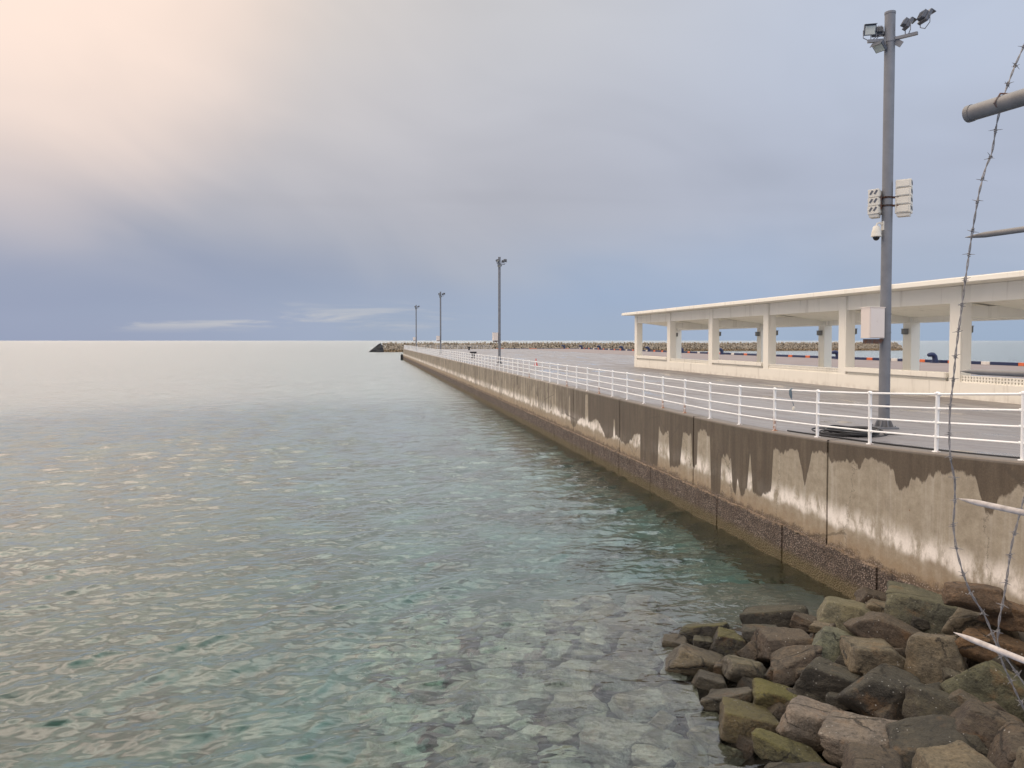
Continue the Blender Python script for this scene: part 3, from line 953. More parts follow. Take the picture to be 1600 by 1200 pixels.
# ------------------------------------------------------------------ open pavilion
def build_pavilion():
    root = empty('pavilion', Q(47, 17, DECK), 'long open cream concrete shelter with flat roof and square columns on the quay', 'shelter')
    z0 = DECK
    T0, TB = 14.57, 18.47
    SF, SP, NC = 71.3, 8.0, 7
    CS, CD = 0.65, 0.55
    s_lo = SF - SP * (NC - 1) - CS
    Zsoff, Zbeam, Zrear = EYE + 2.35, EYE + 1.6, EYE + 0.95
    c = M['cream']
    proto = None
    for row, t in ((0, T0), (1, TB)):
        for k in range(NC):
            far = SF - SP * k
            mb = MB()
            qbox(mb, far - CS, far, t, t + CD, z0 - 0.05, Zsoff - 0.01 if row == 0 else Zrear + 0.5)
            mb.build('column', c, root, bevel=0.02)
    def slab(name, *a, bevel=0.015):
        mb = MB()
        qbox(mb, *a)
        return mb.build(name, c, root, bevel=bevel)
    # front and rear edge beams between the columns
    for k in range(NC - 1):
        a, b = SF - SP * (k + 1) + 0.004, SF - SP * k - CS - 0.004
        slab('front_beam', a, b, T0 + 0.05, T0 + 0.45, Zbeam, Zsoff - 0.005)
    slab('rear_beam', s_lo, SF + 0.003, TB + 0.08, TB + 0.50, Zrear, Zsoff - 0.008)
    # sloping ceiling over the inside
    mb = MB()
    a, b = s_lo - 0.5, SF + 0.1
    zf, zr = EYE + 1.68, EYE + 1.25
    mb.hexa([Q(a, T0 + 0.46, zf), Q(a, TB + 0.075, zr), Q(b, TB + 0.075, zr), Q(b, T0 + 0.46, zf),
             Q(a, T0 + 0.46, Zsoff - 0.004), Q(a, TB + 0.075, Zsoff - 0.004), Q(b, TB + 0.075, Zsoff - 0.004), Q(b, T0 + 0.46, Zsoff - 0.004)])
    mb.build('ceiling', c, root)
    for k in range(1, NC):
        far = SF - SP * k
        slab('cross_beam', far - CS + 0.12, far - 0.12, T0 + CD + 0.003, TB + 0.07, Zrear + 0.03, EYE + 1.5)
    # roof slab with a drip edge
    mb = MB()
    qbox(mb, s_lo - 0.3, SF + 0.15, T0 - 1.25, TB + 1.0, Zsoff, Zsoff + 0.21)
    r = mb.build('roof', c, root, bevel=0.02)
    mb = MB()
    qbox(mb, s_lo - 0.24, SF + 0.09, T0 - 1.19, TB + 0.94, Zsoff + 0.205, Zsoff + 0.235)
    mb.build('roof_coping', M['white_mark'], r)
    # plinth, flush fronts, all round
    slab('plinth', s_lo, SF + 0.012, T0 - 0.012, T0 + CD - 0.05, z0 - 0.06, z0 + 0.70, bevel=0.01)
    slab('plinth', s_lo, SF + 0.012, TB + 0.1, TB + CD + 0.01, z0 - 0.06, z0 + 0.72, bevel=0.01)
    slab('plinth', SF - 0.4, SF + 0.008, T0 + CD - 0.048, TB + 0.098, z0 - 0.06, z0 + 0.70, bevel=0.01)
    slab('floor', s_lo, SF - 0.41, T0 + CD - 0.046, TB + 0.096, z0 - 0.06, z0 + 0.12)
    for k in range(NC - 1):
        a, b = SF - SP * (k + 1) + 0.01, SF - SP * k - CS - 0.01
        if k % 2 == 0:
            slab('ledge', a + 0.04, b - 0.04, T0 - 0.10, T0 + 0.52, z0 + 0.84, z0 + 1.07)
            slab('ledge_support', a + 0.25, b - 0.06, T0 + 0.08, T0 + 0.36, z0 + 0.702, z0 + 0.838)
        else:
            mb = MB()
            t0_, t1_ = T0 + 0.06, T0 + 0.18
            h = [0.702, 0.745, 0.825, 0.870, 0.950, 0.995]
            for lo, hi in ((h[0], h[1]), (h[2], h[3]), (h[4], h[5])):
                qbox(mb, a, b, t0_, t1_, z0 + lo, z0 + hi)
            n = 46
            p = (b - a) / n
            for lo, hi in ((h[1], h[2]), (h[3], h[4])):
                for i in range(n + 1):
                    x = a + i * p
                    qbox(mb, max(a, x - p * 0.26), min(b, x + p * 0.26), t0_ + 0.003, t1_ - 0.003, z0 + lo, z0 + hi)
            mb.build('pierced_parapet', c, root)
    # lanterns on the inner faces of the columns
    for k in range(1, NC):
        far = SF - SP * k
        for t, sgn in ((TB, -1), (T0 + CD, 1)):
            mb = MB()
            q = Q(far - CS / 2, t + sgn * 0.13, EYE + 0.48)
            mb.box(q, (0.24, 0.26, 0.26), QR)
            mb.box(q + Vector((0, 0, 0.145)), (0.27, 0.30, 0.03), QR)
            mb.box(q - Vector((0, 0, 0.14)), (0.20, 0.22, 0.02), QR)
            mb.build('wall_lamp', M['lamp_grey'], root, bevel=0.008)
build_pavilion()

# ------------------------------------------------------------------ lamp poles
def floodlight(root, pos, yaw, tilt, up=1, k=1.0, name='floodlight'):
    rot = Euler((R(tilt), 0, R(yaw))).to_matrix() @ Matrix.Diagonal((k, 1, k))          # lens looks along local -Y
    p = Vector(pos)
    mb = MB()
    mb.box(p, (0.30, 0.09, 0.27), rot)
    mb.box(p + rot @ Vector((0, 0.075, 0)), (0.22, 0.07, 0.18), rot)
    for x in (-0.09, -0.045, 0, 0.045, 0.09):
        mb.box(p + rot @ Vector((x, 0.12, 0)), (0.012, 0.05, 0.20), rot)
    mb.box(p + rot @ Vector((0, -0.05, 0.145)), (0.31, 0.16, 0.016), rot)
    o = mb.build(name, M['galv_dark'], root, bevel=0.006)
    mb = MB()
    mb.box(p + rot @ Vector((0, -0.05, -0.005)), (0.25, 0.012, 0.22), rot)
    l = mb.build('lens', M['lens'], root)
    l.parent = o
    mb = MB()
    zd = Vector((0, 0, up))
    side = rot @ Vector((1, 0, 0))
    mb.tube([p + side * 0.165, p + side * 0.165 - zd * 0.2, p - zd * 0.30, p - side * 0.165 - zd * 0.2, p - side * 0.165], 0.012, 6)
    y = mb.build('yoke', M['galv'], root)
    y.parent = o
    return o

POLE_T = 3.55
def make_pole(s, label, full, t=POLE_T, arm=0.0):
    b = Q(s, t, deck_z(s))
    AR = Matrix.Rotation(R(arm), 3, 'Z')
    root = empty('floodlight_pole', b, label, 'light pole', 'floodlight poles along the quay')
    H = 11.25
    mb = MB()
    mb.lathe(b, [(0.145, 0), (0.137, 4), (0.134, H - 0.06), (0.142, H - 0.058), (0.142, H), (0.10, H + 0.015)], 28)
    mb.build('pole', M['galv'], root, smooth=True)
    mb = MB()
    mb.box(b + Vector((0, 0, 0.035)), (0.56, 0.56, 0.05))
    for k in range(8):
        a = k * math.pi / 4
        d_ = Vector((math.cos(a), math.sin(a), 0))
        n_ = Vector((-d_.y, d_.x, 0)) * 0.008
        p1, p2, p3 = b + d_ * 0.13 + Vector((0, 0, 0.06)), b + d_ * 0.26 + Vector((0, 0, 0.06)), b + d_ * 0.13 + Vector((0, 0, 0.36))
        mb.add([p1 + n_, p2 + n_, p3 + n_, p1 - n_, p2 - n_, p3 - n_], [(0, 1, 2), (5, 4, 3), (0, 3, 4, 1), (1, 4, 5, 2), (2, 5, 3, 0)])
        mb.lathe(b + d_ * 0.235 * (1.25 if k % 2 else 1.0) + Vector((0, 0, 0.06)), [(0.018, 0), (0.018, 0.04)], 6)
    mb.build('base_plate', M['galv'], root)
    # service cabinet on the seaward side
    cz = EYE - 0.03 - DECK
    c = b + Vector((-0.44, -0.20, cz + 0.43))
    cr = Matrix.Rotation(R(22), 3, 'Z')
    mb = MB()
    mb.box(Vector((0, 0, 0)), (0.54, 0.30, 0.82), cr)
    mb.box(cr @ Vector((0, -0.155, 0)), (0.50, 0.02, 0.78), cr)
    mb.box(cr @ Vector((0, 0, 0.42)), (0.57, 0.34, 0.025), cr)
    mb.v = [tuple(Vector(p) + c) for p in mb.v]
    cab = mb.build('cabinet', M['cabinet'], root, bevel=0.012, origin=c)
    mb = MB()
    mb.box(c + Vector((0.02, 0.05, -0.49)), (0.42, 0.24, 0.12), cr)
    mb.box(c + Vector((0.22, 0.08, -0.46)), (0.30, 0.05, 0.06), cr)
    mb.build('cabinet_bracket', M['rust'], root)
    mb = MB()
    for z in (-0.25, 0.25):
        mb.lathe(b + Vector((0, 0, cz + 0.43 + z)), [(0.15, -0.02), (0.15, 0.02)], 20)
        mb.box(b + Vector((-0.16, -0.08, cz + 0.43 + z)), (0.14, 0.06, 0.05), cr)
    mb.build('clamp', M['galv'], root)
    # lamp arms
    za = H - 0.74
    top = b + Vector((0, 0, za))
    mb = MB()
    ra = AR @ Vector((0.50, -0.46, 0)); la = AR @ Vector((-0.54, 0.10, 0))
    for e in (ra, la):
        dir_ = e.normalized()
        rot = Matrix.Rotation(math.atan2(dir_.y, dir_.x), 3, 'Z')
        mb.box(top + e / 2 + dir_ * 0.06, (e.length - 0.1, 0.09, 0.075), rot)
        mb.box(top + dir_ * 0.2 + Vector((0, 0, -0.12)), (0.26, 0.012, 0.16), rot @ Matrix.Rotation(R(38), 3, 'Y'))
    mb.lathe(top, [(0.15, -0.07), (0.15, 0.07)], 20)
    mb.build('lamp_arm', M['galv'], root)
    floodlight(root, top + la * 0.92 + Vector((0, 0, 0.30)), -12 + arm, 16)
    floodlight(root, top + la * 0.52 + AR @ Vector((0.02, 0.10, 0.27)), 165 + arm, 25)
    floodlight(root, top + la * 0.55 + AR @ Vector((0, -0.10, -0.20)), -60 + arm, 50, -1)
    floodlight(root, top + ra * 0.66 + Vector((0, 0, 0.30)), 86 + arm, 30, 1, 0.95)
    floodlight(root, top + ra * 1.00 + AR @ Vector((0.20, 0, 0.42)), 98 + arm, 28, 1, 1.15)
    if not full:
        return root
    # loudspeaker columns
    for side, yaw, off, h0, nmod in ((-1, 52, Vector((-0.31, 0.06, 0)), 5.94, 3), (1, -38, Vector((0.37, -0.16, 0)), 5.94, 4)):
        mb = MB(); slots = []
        for i in range(nmod):
            ang = yaw + (i - (nmod - 1) / 2) * 2.0
            rot = (Matrix.Rotation(R(ang), 3, 'Z') @ Matrix.Rotation(R(-5 * (nmod - 1 - i) / 2 * side * 0 - 3), 3, 'X'))
            cc = b + off + Vector((0, 0, h0 + i * 0.225))
            mb.box(cc, (0.38, 0.27, 0.215), rot)
            mb.box(cc + rot @ Vector((0, -0.135, 0)), (0.30, 0.03, 0.17), rot)
            for sx in (-1, 1):
                for q in (-0.06, 0.05):
                    ms = MB(); slots.append(ms)
                    ms.box(cc + rot @ Vector((sx * 0.191, q, 0.02)), (0.012, 0.05, 0.12), rot @ Matrix.Rotation(R(35), 3, 'X'))
        cc = b + off + Vector((0, 0, h0 - 0.15))
        mb.box(cc, (0.30, 0.22, 0.085), Matrix.Rotation(R(yaw), 3, 'Z'), taper=1.1)
        o = mb.build('loudspeaker', M['casing'], root, bevel=0.008)
        for ms in slots:
            o2 = ms.build('vent_slot', M['galv_dark'], root)
            o2.parent = o
        mb = MB()
        mid = b + Vector((0, 0, h0 + 0.22))
        for dz_ in (-0.1, 0.12):
            e = (off.normalized()) * off.length * 0.75
            mb.box(mid + e / 2 + Vector((0, 0, dz_)), (off.length * 0.9, 0.07, 0.05), Matrix.Rotation(math.atan2(off.y, off.x), 3, 'Z'))
            mb.lathe(mid + Vector((0, 0, dz_)), [(0.148, -0.025), (0.148, 0.025)], 20)
        mb.box(mid + off * 0.62, (0.05, 0.20, 0.40), Matrix.Rotation(math.atan2(off.y, off.x), 3, 'Z'))
        o3 = mb.build('speaker_bracket', M['rust'], root)
    # dome camera
    cc = b + Vector((-0.30, -0.03, 5.25))
    mb = MB()
    mb.lathe(cc, [(0.05, 0.27), (0.085, 0.24), (0.12, 0.10), (0.128, 0.02), (0.135, 0.0), (0.135, -0.02), (0.11, -0.03)][::-1], 24)
    mb.tube([cc + Vector((0, 0, 0.26)), cc + Vector((0.02, 0, 0.33)), cc + Vector((0.09, 0, 0.36)), cc + Vector((0.18, 0.01, 0.28))], 0.024, 10)
    mb.box(cc + Vector((0.175, 0.01, 0.27)), (0.03, 0.12, 0.24))
    o = mb.build('dome_camera', M['casing'], root, smooth=True)
    mb = MB()
    mb.lathe(cc + Vector((0, 0, -0.03)), [(0.09 * math.cos(a), -0.10 * math.sin(a)) for a in (1.45, 1.2, 0.9, 0.6, 0.3, 0)], 20)
    d2 = mb.build('dome', M['glass_dark'], root, smooth=True)
    d2.parent = o
    # small plate low on the pole
    mb = MB()
    mb.box(b + Vector((0.02, -0.145, 0.62)), (0.10, 0.012, 0.10))
    mb.build('plate', M['navy'], root)
    return root
S_P = [on_wall(1381, 673, POLE_T)[0]]
S_P = [21.0 / math.cos(TH) - 0.7]
make_pole(S_P[0], 'tall grey pole with loudspeakers, dome camera and cream cabinet, nearest to the viewer', True)
for Y, pt, lab in ((81.0, 3.4, 'tall grey floodlight pole by the railing, behind the traffic cone, second nearest'),
               (138.5, 2.75, 'slim grey floodlight pole on the far quay, third of the row'),
               (190.0, 1.7, 'farthest slim floodlight pole near the end of the quay')):
    make_pole((Y - pt * math.sin(TH)) / math.cos(TH), lab, False, pt, 78)

# ------------------------------------------------------------------ bollards, kerb, cone, cables
def tbollard(px, py, label):
    p = at_z(px, py, DECK)
    root = empty('mooring_bollard', p, label, 'bollard', 'black mooring bollards')
    mb = MB()
    mb.lathe(p, [(0.33, 0), (0.33, 0.05), (0.22, 0.08), (0.19, 0.45), (0.24, 0.60), (0.24, 0.72)], 18)
    mb.build('post', M['black'], root, smooth=True)
    mb = MB()
    mb.tube([p + Vector((-0.48, 0, 0.74)), p + Vector((-0.40, 0, 0.75)), p + Vector((0.40, 0, 0.75)), p + Vector((0.48, 0, 0.74))], [0.11, 0.15, 0.15, 0.11], 14)
    mb.build('crossbar', M['black'], root, smooth=True)
tbollard(733, 547.0, 'black T-shaped mooring bollard, the farther of two left of the lamp pole')
tbollard(739.5, 559.0, 'black T-shaped mooring bollard, the nearer of two left of the lamp pole')

def horn_bollards():
    Ys = [246, 229, 211, 192.5, 174.5, 156, 138.6, 104.5, 86.6]
    labs = ['farthest dark blue hooked bollard on the quay edge', 'second farthest dark blue hooked bollard on the quay edge',
            'third farthest dark blue hooked bollard on the quay edge', 'dark blue hooked bollard just left of the pavilion corner',
            'dark blue hooked bollard seen through the first pavilion opening', 'dark blue hooked bollard seen at the left of the second pavilion opening',
            'dark blue hooked bollard seen at the left of the third pavilion opening', 'dark blue hooked bollard seen at the edge of the fourth pavilion opening',
            'large dark blue hooked bollard seen against turquoise water, nearest one']
    first = None
    for Y, lab in zip([q * 0.979 for q in Ys], labs):
        t = T_END - 1.2
        p = Q((Y - t * math.sin(TH)) / math.cos(TH), t, DECK)
        if Y > 231:
            p = Q(S_END - 1.2, t, DECK) - N * 3.6
        if first is None:
            root = empty('hooked_bollard', p, lab, 'bollard', 'blue hooked bollards on the quay edge')
            mb = MB()
            o = Vector(p)
            f = lambda x, z: o + N * x + Vector((0, 0, z))
            mb.tube([f(0.12, 0.0), f(0.12, 0.45), f(0.06, 0.72), f(-0.12, 0.90), f(-0.40, 0.94), f(-0.72, 0.88), f(-0.80, 0.86)],
                    [0.34, 0.28, 0.27, 0.27, 0.25, 0.20, 0.12], 16)
            mb.build('horn', M['navy'], root, smooth=True)
            mb = MB()
            mb.lathe(o + N * 0.1, [(0.50, 0), (0.50, 0.06), (0.38, 0.09)], 20)
            mb.build('base_plate', M['navy'], root, smooth=True)
            first = root
        else:
            r = copy_tree(first)
            r.location = p
            r['label'] = lab
horn_bollards()

def build_kerb():
    mb = MB()
    rng = random.Random(3)
    s = 34.0
    i = 0
    while s < S_END - 1:
        L = 3.4 if i % 2 == 0 else 1.1
        mi = 0 if i % 2 == 0 else (1 if (i // 2) % 3 != 1 else 2)
        qbox(mb, s, min(s + L, S_END - 0.6), T_END - 0.40, T_END - 0.05, DECK + 0.002, DECK + 0.32, mi)
        s += L + 0.06
        i += 1
    t = T_END - 0.5
    while t > 27:
        qbox(mb, S_END - 0.45, S_END - 0.1, t - 2.2, t, DECK + 0.002, DECK + 0.14, 1 if i % 4 == 0 else 0)
        t -= 2.5
        i += 1
    o = mb.build('kerb', [M['navy'], M['orange'], M['white_mark']], None, bevel=0.02)
    tag(o, 'low kerb painted in navy, orange and white lengths along the far quay edge', 'kerb')
build_kerb()

def build_cone():
    p = at_z(837.5, 571.2, DECK)
    root = empty('traffic_cone', p, 'small red and white traffic cone standing behind the white railing', 'traffic cone')
    mb = MB(); mb.lathe(p, [(0.165, 0.03), (0.10, 0.32), (0.098, 0.32)], 18)
    mb.lathe(p, [(0.062, 0.47), (0.028, 0.70), (0.02, 0.70)], 18)
    mb.build('cone', M['cone_red'], root, smooth=True)
    mb = MB(); mb.lathe(p, [(0.099, 0.322), (0.0625, 0.468)], 18)
    mb.build('white_band', M['white_paint'], root, smooth=True)
    mb = MB(); mb.box(p + Vector((0, 0, 0.015)), (0.40, 0.40, 0.03))
    mb.build('base', M['cone_red'], root)
build_cone()

def build_coil():
    c = at_z(1328, 681, deck_z(20))
    rng = random.Random(2)
    mb = MB()
    pts = []
    z0 = deck_z((c - P0).dot(U)) + 0.025
    turns, n = 8, 40
    for i in range(turns * n):
        a = 2 * math.pi * i / n
        k = i / n
        rx = 0.62 + 0.13 * math.sin(k * 2.4) + 0.05 * math.sin(a * 2 + k)
        ry = 0.70 + 0.13 * math.cos(k * 1.7)
        ox, oy = 0.10 * math.sin(k * 1.3), 0.10 * math.cos(k * 2.1)
        pts.append(Vector((c.x + ox + rx * math.cos(a), c.y + oy + ry * math.sin(a), z0 + 0.016 * k + 0.012 * math.sin(a * 3 + k * 2))))
    e = pts[-1]
    for q in range(1, 14):
        pts.append(Vector((e.x + 0.075 * q, e.y + 0.06 * math.sin(q * 0.6), z0 + 0.13 * max(0, 1 - q / 3))))
    mb.tube(pts, 0.02, 8)
    o = mb.build('cable_coil', M['black'], None, smooth=True)
    tag(o, 'black cable coiled in loose loops on the deck at the foot of the near pole', 'cable')
    mb = MB()
    pts = []
    for i in range(60):
        s = 4 + i * 0.28
        pts.append(Q(s, 0.62 + 0.035 * math.sin(s * 0.8) + 0.02 * math.sin(s * 2.1), deck_z(s) + 0.022))
    mb.tube(pts, 0.02, 8)
    o = mb.build('cable', M['black'], None, smooth=True)
    tag(o, 'single black cable lying straight along the deck behind the railing', 'cable')
build_coil()

def build_strap():
    s = on_wall(1237, 606, 0.2)[0]
    b = Q(s, 0.2, deck_z(s) + 0.03 + 1.09)
    root = empty('hanging_strap', b, 'short blue grey strap with a small float tied over the top rail', 'strap')
    mb = MB()
    mb.tube([b + N * 0.03 + U * 0.015, b + Vector((0, 0, 0.03)), b - N * 0.035, b - N * 0.04 + Vector((0.01, 0, -0.10)), b - N * 0.035 + Vector((0.03, 0, -0.2))], [0.03, 0.032, 0.035, 0.04, 0.02], 8)
    mb.tube([b - N * 0.035 + Vector((0.03, 0, -0.2)), b - N * 0.03 + Vector((0.06, 0, -0.30)), b - N * 0.03 + Vector((0.085, 0, -0.40))], 0.008, 6)
    mb.build('strap', M['strap'], root, smooth=True)
    mb = MB()
    mb.lathe(b - N * 0.03 + Vector((0.085, 0, -0.46)), [(0.012, -0.05), (0.035, -0.03), (0.04, 0.0), (0.03, 0.035), (0.012, 0.06)], 12)
    mb.build('float', M['casing'], root, smooth=True)
build_strap()

def build_fender():
    mb = MB()
    qbox(mb, S_END - 1.2, S_END + 0.29, -0.75, -0.10, -0.6, 1.5)
    mb.tube([Q(S_END - 0.9, -0.4, 1.5), Q(S_END - 0.9, -0.4, 1.75)], 0.18, 10)
    o = mb.build('rubber_fender', M['black'], None, bevel=0.08)
    tag(o, 'black rubber fender on the far corner of the sea wall', 'fender')
build_fender()

# ------------------------------------------------------------------ stones
def icosphere(sub):
    import bmesh
    bm = bmesh.new()
    bmesh.ops.create_icosphere(bm, subdivisions=sub, radius=1)
    v = np.array([tuple(x.co) for x in bm.verts])
    f = [tuple(x.index for x in p.verts) for p in bm.faces]
    bm.free()
    return v, f
ICO = {k: icosphere(k) for k in (2, 5)}

def rock_shape(seed, sub=5, planes=9, soft=24.0, rough=0.07):
    v, f = ICO[sub]
    rng = np.random.default_rng(seed)
    n = rng.normal(size=(planes, 3))
    ax = np.array([[1, .15, .1], [-1, .1, .15], [.1, 1, .2], [.1, -1, .1], [.1, 0, 1], [0, .1, -1]]) + rng.normal(0, 0.17, (6, 3))
    n = np.vstack([n, ax])
    n /= np.linalg.norm(n, axis=1)[:, None]
    dd = np.concatenate([rng.uniform(0.90, 1.15, planes), rng.uniform(0.66, 0.80, 6)])
    q = np.maximum(v @ n.T, 1e-3) / dd[None, :]
    inv = (np.sum(q ** soft, axis=1)) ** (1 / soft)
    r = 1 / np.maximum(inv, 0.6)
    p = v * r[:, None]
    if sub > 2:
        off = Vector((seed * 1.7, seed * 0.3, 1.0))
        dsp = np.array([rough * (mnoise.fractal(Vector(x) * 1.7 + off, 1.0, 2.0, 5)) + 0.016 * mnoise.noise(Vector(x) * 9 + off) for x in p])
        p = p * (1 + dsp)[:, None]
    mn, mx = p.min(0), p.max(0)
    p = (p - (mn + mx) / 2) / ((mx - mn) / 2)
    return p, f

def rock(name, c, size, rot, seed, col, moss, label, group, sub=5):
    p, f = rock_shape(seed, sub)
    me = bpy.data.meshes.new(name)
    me.from_pydata((p * np.array(size) / 2).tolist(), [], f)
    me.polygons.foreach_set('use_smooth', np.ones(len(f), dtype=bool))
    me.materials.append(M['sunken'] if name == 'sunken_boulder' else M['rock'])
    o = bpy.data.objects.new(name, me)
    COL.objects.link(o)
    o.location = c
    o.rotation_euler = rot
    o.color = (*col, moss)
    tag(o, label, 'rock', group)
    return o

TAN_, GRY, GRN, BRN, DRK, ORG, LGT = ((0.125, 0.102, 0.068), (0.10, 0.088, 0.066), (0.115, 0.12, 0.085), (0.072, 0.054, 0.039),
                                      (0.042, 0.037, 0.029), (0.12, 0.07, 0.034), (0.15, 0.124, 0.098))
# centre x, y, width, height in the enlarged corner of the photograph (2.667 x, from 1000, 880), colour, moss, roll, label
ROCKS = [
 (148, 330, 120, 78, TAN_, 0.1, 0, 'small tan rock farthest left at the waterline'),
 (225, 412, 205, 150, TAN_, 0.15, 12, 'flat tan slab sloping into the water, below the leftmost rock'),
 (300, 497, 135, 98, GRY, 0.1, 10, 'grey rock between the tan slab and the smooth grey wedge at the waterline'),
 (378, 568, 180, 118, GRY, 0.1, -18, 'smooth grey wedge with a black shaded face at the water edge'),
 (268, 290, 175, 66, DRK, 0.9, -10, 'long dark mossy rock at the waterline behind the small mossy one'),
 (368, 328, 135, 108, DRK, 0.95, 5, 'squarish dark rock with green moss on top near the waterline'),
 (268, 338, 78, 66, DRK, 0.6, 0, 'small dark mossy stone beside the squarish mossy rock'),
 (442, 443, 205, 155, GRY, 0.3, 8, 'greyish green boulder above the smooth grey wedge'),
 (512, 300, 140, 100, DRK, 0.15, -10, 'narrow dark rock right of the squarish mossy rock'),
 (610, 335, 245, 150, BRN, 0.1, -6, 'wide dark brown boulder with pale specks, left of the green-grey one'),
 (575, 240, 250, 62, DRK, 0.2, -8, 'long low dark rock at the back waterline'),
 (705, 243, 125, 66, BRN, 0.1, 8, 'small brown rock beside the round tan boulder'),
 (757, 270, 76, 46, TAN_, 0.0, 0, 'little tan stone under the round tan boulder'),
 (572, 555, 185, 145, (0.10, 0.085, 0.03), 1.0, 6, 'boulder bright with yellow green moss, surrounded by dark rocks'),
 (655, 412, 205, 142, BRN, 0.1, -22, 'tilted brown-grey rock between the wide brown and the charcoal boulder'),
 (840, 335, 215, 155, GRN, 0.25, 4, 'smooth pale green-grey boulder with a crack across it'),
 (780, 482, 235, 200, DRK, 0.15, 0, 'charcoal boulder left of the biggest dark boulder'),
 (862, 210, 210, 118, (0.16, 0.145, 0.095), 0.3, 10, 'round tan boulder at the back near the wall foot'),
 (985, 155, 135, 80, BRN, 0.1, 10, 'angular brown rock touching the barnacled wall foot'),
 (1052, 208, 195, 94, TAN_, 0.1, 14, 'long rounded tan rock lying behind the brown slab'),
 (1190, 188, 275, 140, (0.085, 0.083, 0.06), 0.3, 6, 'broad grey-green rock flat against the wall'),
 (1042, 285, 295, 118, BRN, 0.1, 12, 'long angular brown slab in the middle of the pile'),
 (1012, 385, 270, 135, TAN_, 0.15, 3, 'flat topped tan boulder above the biggest dark boulder'),
 (1000, 542, 295, 255, DRK, 0.1, 4, 'biggest dark squarish boulder speckled with white shells'),
 (1237, 402, 205, 235, TAN_, 0.0, -4, 'tall upright tan brown boulder with a vertical edge'),
 (1242, 600, 215, 185, DRK, 0.15, 0, 'dark boulder below the tall upright one'),
 (742, 662, 285, 215, LGT, 0.0, 5, 'big pale brown block at the bottom, left of the grooved one'),
 (478, 672, 245, 170, (0.13, 0.10, 0.05), 0.75, 10, 'large boulder at the water with green moss above and tan below'),
 (640, 805, 295, 130, (0.08, 0.075, 0.038), 0.7, 6, 'mossy olive boulder at the bottom edge of the picture'),
 (972, 757, 330, 215, LGT, 0.05, -4, 'pale brown boulder with a dark groove at the bottom edge'),
 (1282, 765, 390, 225, DRK, 0.1, -6, 'big dark brown wedge at the bottom right'),
 (1455, 492, 290, 235, (0.085, 0.083, 0.05), 0.35, 8, 'large grey-green boulder with an orange brown flank at the right edge'),
 (1470, 345, 250, 120, (0.11, 0.066, 0.034), 0.05, 8, 'orange brown slab behind the lowest fence spike'),
 (1362, 577, 112, 82, TAN_, 0.0, 25, 'small tan stone wedged beside the large grey-green boulder'),
 (1505, 692, 335, 185, BRN, 0.1, 6, 'wide brown boulder under the large grey-green one'),
 (1252, 262, 165, 70, BRN, 0.1, 5, 'small brown rock above the tall upright boulder'),
 (1430, 250, 235, 125, TAN_, 0.05, 6, 'tan brown boulder behind the barbed wire near the wall'),
 (1400, 138, 225, 70, (0.10, 0.062, 0.034), 0.0, -6, 'rust coloured flat rock against the wall'),
 (1530, 205, 190, 92, (0.12, 0.072, 0.038), 0.0, 4, 'rust brown slab against the wall at the right edge'),
 (832, 572, 95, 60, DRK, 0.1, 0, 'small dark stone in the gap between charcoal and biggest boulder'),
 (340, 440, 55, 44, TAN_, 0.0, 0, 'tiny tan pebble between grey rocks at the waterline'),
 (1572, 810, 130, 130, BRN, 0.1, 0, 'brown boulder in the bottom right corner'),
 (975, 322, 64, 40, BRN, 0.0, 0, 'small brown stone right of the pale green-grey boulder'),
 (1167, 248, 66, 56, DRK, 0.0, 0, 'small dark stone below the broad grey-green rock'),
]
def bank_pt(px, py):
    r = ray(px, py)
    lo, hi = 5.0, 40.0
    for _ in range(50):
        m = (lo + hi) / 2
        p = Vector((0, 0, EYE)) + r * m
        if p.z > float(bank_z(np.array(p.x), np.array(p.y))):
            lo = m
        else:
            hi = m
    return Vector((0, 0, EYE)) + r * lo

